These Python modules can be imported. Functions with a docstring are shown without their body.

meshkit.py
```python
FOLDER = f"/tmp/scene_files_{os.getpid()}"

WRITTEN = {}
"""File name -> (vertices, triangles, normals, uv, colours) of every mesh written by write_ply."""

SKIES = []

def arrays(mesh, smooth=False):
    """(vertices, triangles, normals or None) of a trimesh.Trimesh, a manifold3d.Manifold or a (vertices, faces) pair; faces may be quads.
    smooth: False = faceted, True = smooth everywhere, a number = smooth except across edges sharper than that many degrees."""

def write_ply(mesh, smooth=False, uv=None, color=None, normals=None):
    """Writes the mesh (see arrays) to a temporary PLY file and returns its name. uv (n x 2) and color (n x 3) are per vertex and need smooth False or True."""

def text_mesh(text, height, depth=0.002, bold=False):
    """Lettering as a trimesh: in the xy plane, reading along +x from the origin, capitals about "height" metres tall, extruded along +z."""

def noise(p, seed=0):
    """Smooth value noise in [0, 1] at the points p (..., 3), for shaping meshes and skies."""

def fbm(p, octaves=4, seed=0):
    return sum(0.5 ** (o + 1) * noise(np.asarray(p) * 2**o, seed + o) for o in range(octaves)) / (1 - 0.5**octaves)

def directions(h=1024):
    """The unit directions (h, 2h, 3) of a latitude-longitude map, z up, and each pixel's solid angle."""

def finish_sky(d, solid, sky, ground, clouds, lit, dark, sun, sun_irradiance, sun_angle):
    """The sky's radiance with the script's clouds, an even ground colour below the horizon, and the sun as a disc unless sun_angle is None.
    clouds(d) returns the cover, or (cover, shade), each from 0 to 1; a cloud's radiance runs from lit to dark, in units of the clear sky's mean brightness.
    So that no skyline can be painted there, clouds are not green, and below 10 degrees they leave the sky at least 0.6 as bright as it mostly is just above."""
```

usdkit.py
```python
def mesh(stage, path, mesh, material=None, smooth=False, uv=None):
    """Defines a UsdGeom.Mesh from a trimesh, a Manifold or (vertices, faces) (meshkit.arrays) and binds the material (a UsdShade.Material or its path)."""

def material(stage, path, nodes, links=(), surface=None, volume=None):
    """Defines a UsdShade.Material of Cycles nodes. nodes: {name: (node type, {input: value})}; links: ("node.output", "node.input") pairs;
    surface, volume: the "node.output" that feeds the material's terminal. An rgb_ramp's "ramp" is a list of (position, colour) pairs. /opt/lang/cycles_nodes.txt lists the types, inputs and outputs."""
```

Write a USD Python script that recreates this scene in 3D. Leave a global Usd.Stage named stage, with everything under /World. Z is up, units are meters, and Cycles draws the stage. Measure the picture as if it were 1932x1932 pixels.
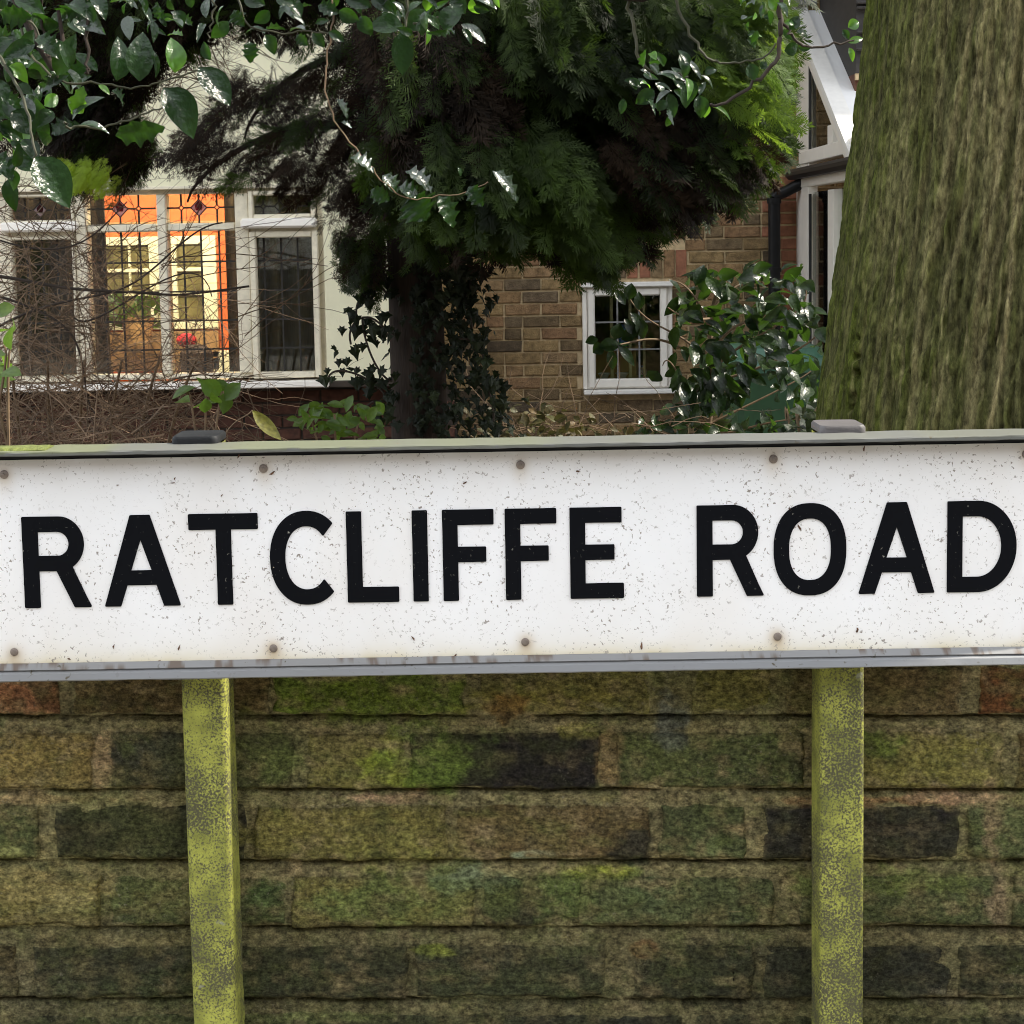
import math
import numpy as np
import trimesh
from shapely.geometry import Polygon, box as sbox, Point
from shapely.ops import unary_union
from shapely import affinity
from pxr import Usd, UsdGeom, UsdLux, UsdShade, Gf, Sdf, Vt
import usdkit, meshkit
from meshkit import fbm, noise

stage = Usd.Stage.CreateInMemory()
UsdGeom.SetStageUpAxis(stage, "Z")
UsdGeom.SetStageMetersPerUnit(stage, 1.0)
UsdGeom.Xform.Define(stage, "/World")
UsdGeom.Scope.Define(stage, "/World/Looks")
T = Sdf.ValueTypeNames

# ------------------------------------------------------------------ camera
F, PX, PY = 2600.0, 966.0, 644.0            # focal length and principal point on a 1932 wide frame
CAM = np.array([0.0, 0.0, 1.5])
PITCH, ROLL = math.radians(4.5), math.radians(0.97)
EXPOSURE = 1.42
fwd = np.array([0, math.cos(PITCH), -math.sin(PITCH)])
r0 = np.array([1.0, 0, 0]); u0 = np.cross(r0, fwd)
right = math.cos(ROLL) * r0 - math.sin(ROLL) * u0
up = np.cross(right, fwd)
cam = UsdGeom.Camera.Define(stage, "/World/camera")
m = np.eye(4); m[0, :3], m[1, :3], m[2, :3], m[3, :3] = right, up, -fwd, CAM
cam.AddTransformOp().Set(Gf.Matrix4d(*m.ravel().tolist()))
cam.CreateHorizontalApertureAttr(36.0); cam.CreateVerticalApertureAttr(36.0)
cam.CreateFocalLengthAttr(36.0 * F / 1932.0)
cam.CreateVerticalApertureOffsetAttr(-36.0 * (966.0 - PY) / 1932.0)
cam.CreateClippingRangeAttr(Gf.Vec2f(0.05, 2000.0))
cam.CreateFStopAttr(0.0)
cam.CreateExposureAttr(EXPOSURE)

# ------------------------------------------------------------------ sky and sun
SUN_AZ, SUN_EL = math.radians(86), math.radians(44)
SKY = 0.1
sun_dir = np.array([math.sin(SUN_AZ) * math.cos(SUN_EL), math.cos(SUN_AZ) * math.cos(SUN_EL), math.sin(SUN_EL)])
dome = UsdLux.DomeLight.Define(stage, "/World/sky")
sky_mat = usdkit.material(stage, "/World/Looks/sky_look", {
    "co": ("texture_coordinate", {}),
    "mp": ("mapping", {"scale": (1, 1, 2.2)}),
    "n": ("noise_texture", {"scale": 2.1, "detail": 6.0, "roughness": 0.55}),
    "r": ("rgb_ramp", {"ramp": [(0.36, (0.55,) * 3), (0.62, (0.9,) * 3)]}),
    "sky": ("sky_texture", {"sky_type": "single_scattering", "sun_disc": False, "sun_elevation": SUN_EL, "sun_rotation": SUN_AZ, "air_density": 1.0, "aerosol_density": 2.0}),
    "mx": ("mix", {"color2": (8.7, 9.0, 9.3)}),
    "bg": ("background_shader", {"strength": SKY})},
    [("co.generated", "mp.vector"), ("mp.vector", "n.vector"), ("n.fac", "r.fac"), ("r.color", "mx.fac"), ("sky.color", "mx.color1"), ("mx.color", "bg.color")], surface="bg.background")
UsdShade.MaterialBindingAPI.Apply(dome.GetPrim()).Bind(sky_mat)
sun = UsdLux.DistantLight.Define(stage, "/World/sun")
sun.CreateNormalizeAttr(True); sun.CreateIntensityAttr(0.8); sun.CreateAngleAttr(1.2)
sun.CreateColorAttr(Gf.Vec3f(1.0, 0.93, 0.8))
zax = sun_dir; xax = np.cross([0, 0, 1.0], zax); xax /= np.linalg.norm(xax); yax = np.cross(zax, xax)
m = np.eye(4); m[0, :3], m[1, :3], m[2, :3] = xax, yax, zax
sun.AddTransformOp().Set(Gf.Matrix4d(*m.ravel().tolist()))

# ------------------------------------------------------------------ helpers
def ray(px, py):
    d = right * (px - PX) / F - up * (py - PY) / F + fwd
    return d

def P(px, py, d):
    """The point at depth y = d that the photograph shows at (px, py)."""
    r = ray(px, py)
    return CAM + r * (d / r[1])

def PXp(px, py, X):
    """The point on the plane x = X."""
    r = ray(px, py)
    return CAM + r * (X / r[0])

def project(v):
    q = np.asarray(v) - CAM
    z = q @ fwd
    return PX + F * (q @ right) / z, PY - F * (q @ up) / z

def srgb(r, g, b):
    c = np.array([r, g, b], float) / 255
    return tuple(np.where(c <= 0.04045, c / 12.92, ((c + 0.055) / 1.055) ** 2.4))

class Node:
    def __init__(s, path, loc):
        s.path, s.loc, s.n = path, np.asarray(loc, float), {}
    def child(s, name):
        k = s.n.get(name, 0); s.n[name] = k + 1
        return f"{s.path}/{name}" + (f"_{k:03d}" if k else "")

WORLD = Node("/World", (0, 0, 0))

def cd(prim, **kw):
    for k, v in kw.items():
        if v: prim.SetCustomDataByKey(k, v)

def thing(name, label, category, loc=(0, 0, 0), group=None, kind=None):
    path = WORLD.child(name)
    x = UsdGeom.Xform.Define(stage, path)
    x.AddTranslateOp().Set(Gf.Vec3d(*map(float, loc)))
    cd(x.GetPrim(), label=label, category=category, group=group, kind=kind)
    return Node(path, loc)

def part(parent, name, mesh, mat, smooth=False, tint=None, label=None, kind=None, category=None, group=None):
    path = parent.child(name)
    v, f, n = meshkit.arrays(mesh, smooth)
    mm = usdkit.mesh(stage, path, (v - parent.loc, f), MAT[mat], False)
    if n is not None:
        mm.CreateNormalsAttr(Vt.Vec3fArray.FromNumpy(n.astype(np.float32))); mm.SetNormalsInterpolation("vertex")
    if tint is not None:
        UsdGeom.PrimvarsAPI(mm).CreatePrimvar("tint", T.Color3fArray, "vertex").Set(Vt.Vec3fArray.FromNumpy(np.asarray(tint, np.float32)))
    cd(mm.GetPrim(), label=label, kind=kind, category=category, group=group)
    return Node(path, parent.loc)

def top(name, mesh, mat, label=None, category=None, kind=None, group=None, **kw):
    return part(WORLD, name, mesh, mat, label=label, category=category, kind=kind, group=group, **kw)

def cat(meshes):
    vs, fs, o = [], [], 0
    for v, f in meshes:
        v = np.asarray(v, float); f = np.asarray(f, int)
        if f.shape[1] == 4: f = np.vstack([f[:, [0, 1, 2]], f[:, [0, 2, 3]]])
        vs.append(v); fs.append(f + o); o += len(v)
    return np.vstack(vs), np.vstack(fs)

def arr(tm):
    if hasattr(tm, "vertices"): return np.array(tm.vertices), np.array(tm.faces)
    return tm

def bx(x0, x1, y0, y1, z0, z1, c=0.0):
    """A box, its edges cut by c."""
    lo = np.array([min(x0, x1), min(y0, y1), min(z0, z1)]); hi = np.array([max(x0, x1), max(y0, y1), max(z0, z1)])
    if c <= 0:
        return arr(trimesh.creation.box(bounds=[lo, hi]))
    c = min(c, 0.45 * (hi - lo).min())
    pts = []
    for i in range(8):
        s = np.array([i & 1, i >> 1 & 1, i >> 2 & 1])
        corner = np.where(s, hi, lo); inward = np.where(s, -c, c)
        for k in range(3):
            q = corner + inward; q[k] = corner[k]; pts.append(q)
    return arr(trimesh.convex.convex_hull(np.array(pts)))

def prism(poly, axis, a, b):
    """Extrudes a shapely polygon; axis 'y': polygon in (x, z); axis 'x': polygon in (y, z)."""
    tm = trimesh.creation.extrude_polygon(poly, b - a, engine="earcut")
    v = np.array(tm.vertices); f = np.array(tm.faces)
    if axis == "y":
        w = np.stack([v[:, 0], a + v[:, 2], v[:, 1]], 1); return w, f[:, ::-1]
    w = np.stack([a + v[:, 2], v[:, 0], v[:, 1]], 1)
    return w, f

def tube(pts, radii, n=6, cap=True):
    pts = np.asarray(pts, float); k = len(pts)
    radii = np.broadcast_to(radii, k)
    t = np.gradient(pts, axis=0); t /= np.linalg.norm(t, axis=1, keepdims=True) + 1e-12
    ref = np.array([0.31, 0.17, 0.93]) if abs(t[:, 2]).mean() < 0.9 else np.array([1.0, 0.1, 0])
    a = np.cross(t, ref); a /= np.linalg.norm(a, axis=1, keepdims=True) + 1e-12
    b = np.cross(t, a)
    th = np.arange(n) * 2 * np.pi / n
    v = pts[:, None] + radii[:, None, None] * (np.cos(th)[None, :, None] * a[:, None] + np.sin(th)[None, :, None] * b[:, None])
    v = v.reshape(-1, 3); f = []
    for i in range(k - 1):
        for j in range(n):
            p, q = i * n + j, i * n + (j + 1) % n
            f += [[p, q, q + n], [p, q + n, p + n]]
    if cap:
        f += [[0, j + 1, j] for j in range(1, n - 1)]
        o = (k - 1) * n
        f += [[o, o + j, o + j + 1] for j in range(1, n - 1)]
    return v, np.array(f)[:, ::-1]

def smooth_path(pts, n=4):
    pts = np.asarray(pts, float)
    if len(pts) < 3: return pts
    t = np.arange(len(pts)); s = np.linspace(0, len(pts) - 1, (len(pts) - 1) * n + 1)
    from scipy.interpolate import CubicSpline
    return CubicSpline(t, pts)(s)

def unit(v):
    v = np.asarray(v, float); return v / (np.linalg.norm(v) + 1e-12)

# ------------------------------------------------------------------ materials
MAT = {}
def mat(name, nodes, links, surface, volume=None):
    MAT[name] = usdkit.material(stage, "/World/Looks/" + name, nodes, links, surface=surface, volume=volume)

def plain(name, color, rough=0.6, metallic=0.0, spec=0.5, var=0.18, scale=18.0, bump=0.0, bscale=120.0, coat=0.0, stretch=(1, 1, 1)):
    """A surface whose colour wanders a little, with fine relief."""
    c = np.array(color)
    n = {"g": ("geometry", {}), "mp": ("mapping", {"scale": stretch}), "n": ("noise_texture", {"scale": scale, "detail": 5.0, "roughness": 0.6}),
         "r": ("rgb_ramp", {"ramp": [(0.3, c * (1 - var)), (0.7, np.minimum(c * (1 + var), 0.95))]}),
         "p": ("principled_bsdf", {"roughness": rough, "metallic": metallic, "specular_ior_level": spec, "coat_weight": coat})}
    l = [("g.position", "mp.vector"), ("mp.vector", "n.vector"), ("n.fac", "r.fac"), ("r.color", "p.base_color")]
    if bump:
        n["n2"] = ("noise_texture", {"scale": bscale, "detail": 6.0, "roughness": 0.65}); n["b"] = ("bump", {"strength": 0.8, "distance": bump})
        l += [("mp.vector", "n2.vector"), ("n2.fac", "b.height"), ("b.normal", "p.normal")]
    mat(name, n, l, "p.BSDF")

def leafy(name, c1, c2, trans, rough=0.3, tw=0.3, spec=0.5, scale=9.0):
    """Leaves: two tones by piece and place, light let through."""
    mat(name, {"g": ("geometry", {}), "oi": ("object_info", {}), "n": ("noise_texture", {"scale": scale, "detail": 3.0}),
               "ad": ("math", {"math_type": "add"}), "ad2": ("math", {"math_type": "add"}), "fr": ("math", {"math_type": "multiply", "value2": 0.5}),
               "ns": ("math", {"math_type": "multiply_add", "value2": 1.6, "value3": -0.8}),
               "r": ("rgb_ramp", {"ramp": [(0.1, c1), (0.9, c2)]}),
               "p": ("principled_bsdf", {"roughness": rough, "specular_ior_level": spec}),
               "t": ("translucent_bsdf", {"color": trans}), "m": ("mix_closure", {"fac": tw}),
               "nb": ("noise_texture", {"scale": scale * 9, "detail": 3.0}), "bp": ("bump", {"strength": 0.7, "distance": 0.004}),
               "nv": ("noise_texture", {"scale": scale * 14, "detail": 5.0}), "rv": ("rgb_ramp", {"ramp": [(0.35, (0.55,) * 3), (0.62, (1.2,) * 3)]}), "mv": ("mix", {"mix_type": "multiply", "fac": 1.0})},
        [("g.position", "n.vector"), ("g.random_per_island", "ad.value1"), ("oi.random", "ad.value2"), ("ad.value", "fr.value1"), ("n.fac", "ns.value1"),
         ("fr.value", "ad2.value1"), ("ns.value", "ad2.value2"), ("ad2.value", "r.fac"), ("r.color", "mv.color1"), ("g.position", "nv.vector"), ("nv.fac", "rv.fac"), ("rv.color", "mv.color2"), ("mv.color", "p.base_color"),
         ("g.position", "nb.vector"), ("nb.fac", "bp.height"), ("bp.normal", "p.normal"), ("p.BSDF", "m.closure1"), ("t.BSDF", "m.closure2")], "m.closure")

# weathered masonry: the colour laid down per vertex ("tint": stains, moss, soot), broken up by grain, lichen specks and relief
mat("old_masonry", {
    "g": ("geometry", {}), "mp": ("mapping", {"scale": (1, 1, 1.45)}), "a": ("attribute", {"attribute": "tint"}),
    "n1": ("noise_texture", {"scale": 150.0, "detail": 9.0, "roughness": 0.82}), "r1": ("rgb_ramp", {"ramp": [(0.40, (0.26,) * 3), (0.49, (0.8,) * 3), (0.54, (1.1,) * 3), (0.62, (1.95,) * 3)]}),
    "mu": ("mix", {"mix_type": "multiply", "fac": 1.0}),
    "n2": ("noise_texture", {"scale": 260.0, "detail": 4.0, "roughness": 0.7}), "r2": ("rgb_ramp", {"ramp": [(0.60, (0,) * 3), (0.66, (1,) * 3)]}),
    "n3": ("noise_texture", {"scale": 9.0, "detail": 3.0}), "r3": ("rgb_ramp", {"ramp": [(0.45, (0,) * 3), (0.68, (0.55,) * 3)]}), "lf": ("math", {"math_type": "multiply"}),
    "mx": ("mix", {"color2": (0.42, 0.38, 0.27)}),
    "n4": ("noise_texture", {"scale": 22.0, "detail": 6.0, "roughness": 0.65}), "r4": ("rgb_ramp", {"ramp": [(0.5, (0,) * 3), (0.68, (0.4,) * 3)]}),
    "ms": ("mix", {"color2": (0.075, 0.078, 0.020)}),
    "n5": ("noise_texture", {"scale": 130.0, "detail": 9.0, "roughness": 0.75}), "b": ("bump", {"strength": 1.0, "distance": 0.011}),
    "p": ("principled_bsdf", {"roughness": 0.92, "specular_ior_level": 0.15})},
    [("g.position", "mp.vector"), ("mp.vector", "n1.vector"), ("n1.fac", "r1.fac"), ("a.color", "ms.color1"), ("g.position", "n4.vector"), ("n4.fac", "r4.fac"), ("r4.color", "ms.fac"),
     ("ms.color", "mu.color1"), ("r1.color", "mu.color2"),
     ("g.position", "n2.vector"), ("n2.fac", "r2.fac"), ("g.position", "n3.vector"), ("n3.fac", "r3.fac"), ("r2.color", "lf.value1"), ("r3.color", "lf.value2"),
     ("lf.value", "mx.fac"), ("mu.color", "mx.color1"), ("mx.color", "p.base_color"), ("mp.vector", "n5.vector"), ("n5.fac", "b.height"), ("b.normal", "p.normal")], "p.BSDF")

# house bricks: each brick its own tone
mat("house_brick", {
    "g": ("geometry", {}), "oi": ("object_info", {}), "ad": ("math", {"math_type": "add"}), "fr": ("math", {"math_type": "fraction"}),
    "r": ("rgb_ramp", {"ramp": [(0.0, (0.072, 0.054, 0.036)), (0.2, (0.18, 0.122, 0.06)), (0.45, (0.25, 0.172, 0.082)), (0.62, (0.20, 0.115, 0.062)), (0.75, (0.235, 0.155, 0.08)), (0.86, (0.085, 0.068, 0.05)), (1.0, (0.18, 0.125, 0.066))]}),
    "n": ("noise_texture", {"scale": 26.0, "detail": 7.0, "roughness": 0.7}), "r1": ("rgb_ramp", {"ramp": [(0.3, (0.6,) * 3), (0.7, (1.8,) * 3)]}), "mu": ("mix", {"mix_type": "multiply", "fac": 1.0}),
    "n2": ("noise_texture", {"scale": 130.0, "detail": 6.0}), "b": ("bump", {"strength": 1.0, "distance": 0.006}),
    "p": ("principled_bsdf", {"roughness": 0.9, "specular_ior_level": 0.2})},
    [("g.random_per_island", "ad.value1"), ("oi.random", "ad.value2"), ("ad.value", "fr.value1"), ("fr.value", "r.fac"), ("r.color", "mu.color1"), ("g.position", "n.vector"), ("n.fac", "r1.fac"),
     ("r1.color", "mu.color2"), ("mu.color", "p.base_color"), ("g.position", "n2.vector"), ("n2.fac", "b.height"), ("b.normal", "p.normal")], "p.BSDF")

# green algae on the galvanised posts, with grey-brown grime and bare spots
mat("algae_post", {
    "g": ("geometry", {}),
    "n1": ("noise_texture", {"scale": 420.0, "detail": 5.0, "roughness": 0.7}), "n2": ("noise_texture", {"scale": 15.0, "detail": 6.0, "roughness": 0.65}),
    "ad": ("math", {"math_type": "multiply_add", "value2": 1.7}), "r": ("rgb_ramp", {"ramp": [(0.64, (0,) * 3), (0.84, (1,) * 3)]}), "n2s": ("math", {"math_type": "multiply_add", "value2": 1.1, "value3": -0.69}),
    "n3": ("noise_texture", {"scale": 40.0, "detail": 4.0}), "ra": ("rgb_ramp", {"ramp": [(0.32, (0.19, 0.20, 0.045)), (0.68, (0.42, 0.43, 0.085))]}),
    "mx": ("mix", {"color2": (0.09, 0.085, 0.048)}),
    "n4": ("noise_texture", {"scale": 34.0, "detail": 3.0}), "r4": ("rgb_ramp", {"ramp": [(0.71, (0,) * 3), (0.76, (0.8,) * 3)]}), "m2": ("mix", {"color2": (0.33, 0.34, 0.26)}),
    "b": ("bump", {"strength": 0.8, "distance": 0.0015}), "p": ("principled_bsdf", {"roughness": 0.85, "specular_ior_level": 0.2})},
    [("g.position", "n1.vector"), ("g.position", "n2.vector"), ("n1.fac", "ad.value1"), ("n2.fac", "n2s.value1"), ("n2s.value", "ad.value3"), ("ad.value", "r.fac"), ("r.color", "mx.fac"), ("g.position", "n3.vector"), ("n3.fac", "ra.fac"),
     ("ra.color", "mx.color1"), ("g.position", "n4.vector"), ("n4.fac", "r4.fac"), ("r4.color", "m2.fac"), ("mx.color", "m2.color1"), ("m2.color", "p.base_color"), ("n1.fac", "b.height"), ("b.normal", "p.normal"),
     ], "p.BSDF")

def specked(name, speck, thresh, rough, spec, scale=300.0, cl=(0.46, 0.62)):
    """A painted face ("tint" per vertex: rust halos, yellowing, grime) under a scatter of dirt specks."""
    mat(name, {
        "g": ("geometry", {}), "a": ("attribute", {"attribute": "tint"}), "mp": ("mapping", {"scale": (1.0, 1.0, 1.0), "rotation": (0, 0.7, 0)}),
        "n": ("noise_texture", {"scale": scale, "detail": 2.0, "roughness": 0.55, "distortion": 0.6}), "r": ("rgb_ramp", {"ramp": [(thresh, (0,) * 3), (thresh + 0.035, (1,) * 3)]}),
        "n2": ("noise_texture", {"scale": 14.0, "detail": 4.0}), "r2": ("rgb_ramp", {"ramp": [(cl[0], (0.15,) * 3), (cl[1], (1,) * 3)]}), "f": ("math", {"math_type": "multiply"}),
        "n3": ("noise_texture", {"scale": 6.0, "detail": 5.0}), "r3": ("rgb_ramp", {"ramp": [(0.3, (0.95, 0.93, 0.9)), (0.7, (1.03, 1.03, 1.03))]}), "mu": ("mix", {"mix_type": "multiply", "fac": 1.0}),
        "mx": ("mix", {"color2": speck}), "p": ("principled_bsdf", {"roughness": rough, "specular_ior_level": spec})},
        [("g.position", "mp.vector"), ("mp.vector", "n.vector"), ("n.fac", "r.fac"), ("g.position", "n2.vector"), ("n2.fac", "r2.fac"), ("r.color", "f.value1"), ("r2.color", "f.value2"), ("f.value", "mx.fac"),
         ("g.position", "n3.vector"), ("n3.fac", "r3.fac"), ("a.color", "mu.color1"), ("r3.color", "mu.color2"), ("mu.color", "mx.color1"), ("mx.color", "p.base_color")], "p.BSDF")
specked("sign_white", (0.27, 0.24, 0.21), 0.636, 0.42, 0.3, scale=330.0, cl=(0.38, 0.56))
specked("sign_black", (0.30, 0.29, 0.25), 0.70, 0.5, 0.06)
specked("sign_rail", (0.10, 0.085, 0.055), 0.66, 0.5, 0.4, scale=140.0)
mat("bark", {"g": ("geometry", {}), "a": ("attribute", {"attribute": "tint"}), "mp": ("mapping", {"scale": (1, 1, 0.30)}), "n": ("noise_texture", {"scale": 115.0, "detail": 9.0, "roughness": 0.75}),
    "r": ("rgb_ramp", {"ramp": [(0.37, (0.30,) * 3), (0.5, (0.88,) * 3), (0.63, (1.65,) * 3)]}), "mu": ("mix", {"mix_type": "multiply", "fac": 1.0}), "n2": ("noise_texture", {"scale": 75.0, "detail": 9.0, "roughness": 0.7}),
    "b": ("bump", {"strength": 1.0, "distance": 0.012}), "p": ("principled_bsdf", {"roughness": 0.95, "specular_ior_level": 0.1})},
    [("g.position", "mp.vector"), ("mp.vector", "n.vector"), ("n.fac", "r.fac"), ("a.color", "mu.color1"), ("r.color", "mu.color2"), ("mu.color", "p.base_color"), ("mp.vector", "n2.vector"), ("n2.fac", "b.height"), ("b.normal", "p.normal")], "p.BSDF")

plain("rivet_metal", (0.23, 0.19, 0.16), 0.55, 0.6, bump=0.0006, bscale=500)
plain("black_plastic", (0.016, 0.017, 0.019), 0.6, spec=0.2, var=0.4, bump=0.0005, bscale=300)
plain("pinkish_plastic", (0.085, 0.078, 0.078), 0.55, var=0.25, bump=0.0006, bscale=300)
plain("gap_shade", (0.012, 0.012, 0.012), 0.9)
plain("flake_brown", (0.13, 0.065, 0.035), 0.9, var=0.5, scale=200)
plain("house_mortar", (0.54, 0.41, 0.24), 0.95, var=0.2, scale=30, bump=0.003, bscale=160)
plain("render_cream", (0.76, 0.73, 0.52), 0.9, var=0.06, scale=6, bump=0.002, bscale=200)
plain("painted_frame", (0.72, 0.66, 0.51), 0.55, var=0.12, scale=25, bump=0.0006, bscale=150)
plain("white_plastic", (0.88, 0.84, 0.77), 0.35, var=0.04, scale=14)
plain("white_trim", (0.86, 0.84, 0.80), 0.35, var=0.05, scale=25)
plain("lead_came", (0.022, 0.02, 0.016), 0.8, var=0.3, scale=60)
plain("lead_grey", (0.20, 0.20, 0.20), 0.6, var=0.25, scale=20)
plain("orange_wall", (0.78, 0.17, 0.045), 0.85, var=0.06, scale=5)
plain("cream_paint", (0.86, 0.80, 0.56), 0.6, var=0.05, scale=8)
plain("tan_timber", (0.42, 0.24, 0.10), 0.6, var=0.2, scale=20, stretch=(1, 1, 0.1))
plain("room_dark", (0.17, 0.14, 0.11), 0.9, var=0.2)
plain("floor_board", (0.16, 0.09, 0.045), 0.6, var=0.3, scale=12, stretch=(1, 0.1, 1))
plain("ceiling_paint", (0.7, 0.66, 0.55), 0.9, var=0.03)
plain("olive_glass", (0.17, 0.14, 0.055), 0.25, var=0.45, scale=7)
plain("red_cloth", (0.55, 0.02, 0.03), 0.8, var=0.2)
plain("brown_cloth", (0.045, 0.022, 0.014), 0.8, var=0.3)
plain("curtain_cloth", (0.10, 0.105, 0.07), 0.9, var=0.3, scale=30, stretch=(6, 6, 0.4))
plain("brown_curtain", (0.10, 0.065, 0.035), 0.9, var=0.3, scale=30, stretch=(6, 6, 0.4))
plain("reflection_dark", (0.032, 0.028, 0.025), 0.7, var=0.25, scale=9, stretch=(0.3, 1, 3), bump=0.002, bscale=60)
plain("red_brown_wall", (0.12, 0.05, 0.03), 0.9, var=0.35, scale=16, bump=0.004, bscale=60)
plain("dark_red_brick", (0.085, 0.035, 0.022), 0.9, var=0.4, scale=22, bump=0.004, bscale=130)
plain("red_brick", (0.30, 0.125, 0.07), 0.9, var=0.35, scale=20, bump=0.004, bscale=130)
plain("roof_panel", (0.9, 0.9, 0.9), 0.25, var=0.02)  # white base colour stands in for sky glare on the roof glass
plain("roof_tile", (0.13, 0.06, 0.04), 0.85, var=0.35, scale=10, bump=0.004)
plain("black_gutter", (0.010, 0.010, 0.011), 0.45, var=0.3, spec=0.25)
plain("bin_green", (0.020, 0.064, 0.028), 0.42, var=0.15, scale=9, bump=0.0004, bscale=500)
plain("bin_lid_green", (0.055, 0.15, 0.098), 0.42, var=0.15, scale=9)
plain("rubber", (0.02, 0.02, 0.02), 0.8)
plain("soil", (0.06, 0.042, 0.026), 0.95, var=0.5, scale=12, bump=0.02, bscale=25)
plain("asphalt", (0.055, 0.054, 0.052), 0.9, var=0.3, scale=40, bump=0.004, bscale=300)
plain("paving", (0.2, 0.19, 0.17), 0.9, var=0.25, scale=10, bump=0.002, bscale=200)
plain("conifer_bark", (0.028, 0.018, 0.012), 0.95, var=0.5, scale=10, stretch=(3, 3, 0.4), bump=0.01, bscale=30)
plain("twig_brown", (0.135, 0.088, 0.052), 0.85, var=0.75, scale=9)
plain("twig_dark", (0.032, 0.022, 0.015), 0.85, var=0.4, scale=14)
plain("holly_stem", (0.045, 0.046, 0.022), 0.7, var=0.35, scale=60)
plain("stem_brown", (0.15, 0.10, 0.055), 0.8, var=0.35, scale=30)
plain("blue_plastic", (0.03, 0.16, 0.5), 0.4, var=0.1)
plain("green_plastic", (0.06, 0.42, 0.12), 0.4, var=0.1)
plain("white_item", (0.7, 0.72, 0.74), 0.4, var=0.05)
plain("grey_blind", (0.42, 0.44, 0.46), 0.6, var=0.25, scale=3)
plain("moss", (0.13, 0.15, 0.035), 0.95, var=0.4, scale=200, bump=0.002, bscale=600)
plain("grey_brickwork", (0.22, 0.215, 0.21), 0.9, var=0.2, scale=8)
plain("pale_timber", (0.55, 0.50, 0.30), 0.5, var=0.08, scale=20)
leafy("holly_leaf", (0.005, 0.013, 0.006), (0.022, 0.046, 0.017), (0.09, 0.26, 0.02), rough=0.22, tw=0.14, spec=0.3, scale=12)
leafy("holly_gloss", (0.006, 0.015, 0.007), (0.024, 0.048, 0.018), (0.09, 0.26, 0.02), rough=0.28, tw=0.12, spec=1.0, scale=12)
leafy("holly_backlit", (0.03, 0.09, 0.015), (0.07, 0.17, 0.02), (0.25, 0.55, 0.03), rough=0.3, tw=0.4, spec=0.6)  # brighter copy of the holly leaf, backlight painted into its colour
leafy("camellia_leaf", (0.006, 0.014, 0.006), (0.036, 0.066, 0.017), (0.10, 0.22, 0.02), rough=0.27, tw=0.16, spec=0.3)
leafy("ivy_leaf", (0.010, 0.015, 0.008), (0.030, 0.042, 0.016), (0.05, 0.09, 0.02), rough=0.5, tw=0.12, spec=0.2)
leafy("low_leaf", (0.03, 0.065, 0.012), (0.11, 0.17, 0.028), (0.22, 0.40, 0.03), rough=0.45, tw=0.4)
leafy("yellow_leaf", (0.16, 0.15, 0.03), (0.25, 0.24, 0.05), (0.3, 0.3, 0.04), rough=0.5, tw=0.35)
leafy("litter_leaf", (0.06, 0.06, 0.015), (0.20, 0.12, 0.05), (0.12, 0.12, 0.03), rough=0.6, tw=0.2)
leafy("cypress_green", (0.007, 0.013, 0.004), (0.075, 0.125, 0.020), (0.11, 0.20, 0.02), rough=0.6, tw=0.3, spec=0.25, scale=2.6)
leafy("cypress_sunlit", (0.06, 0.11, 0.016), (0.12, 0.20, 0.025), (0.22, 0.34, 0.03), rough=0.6, tw=0.45, spec=0.25, scale=4)  # sunlit copy of the green sprays, light painted into the colour
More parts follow.
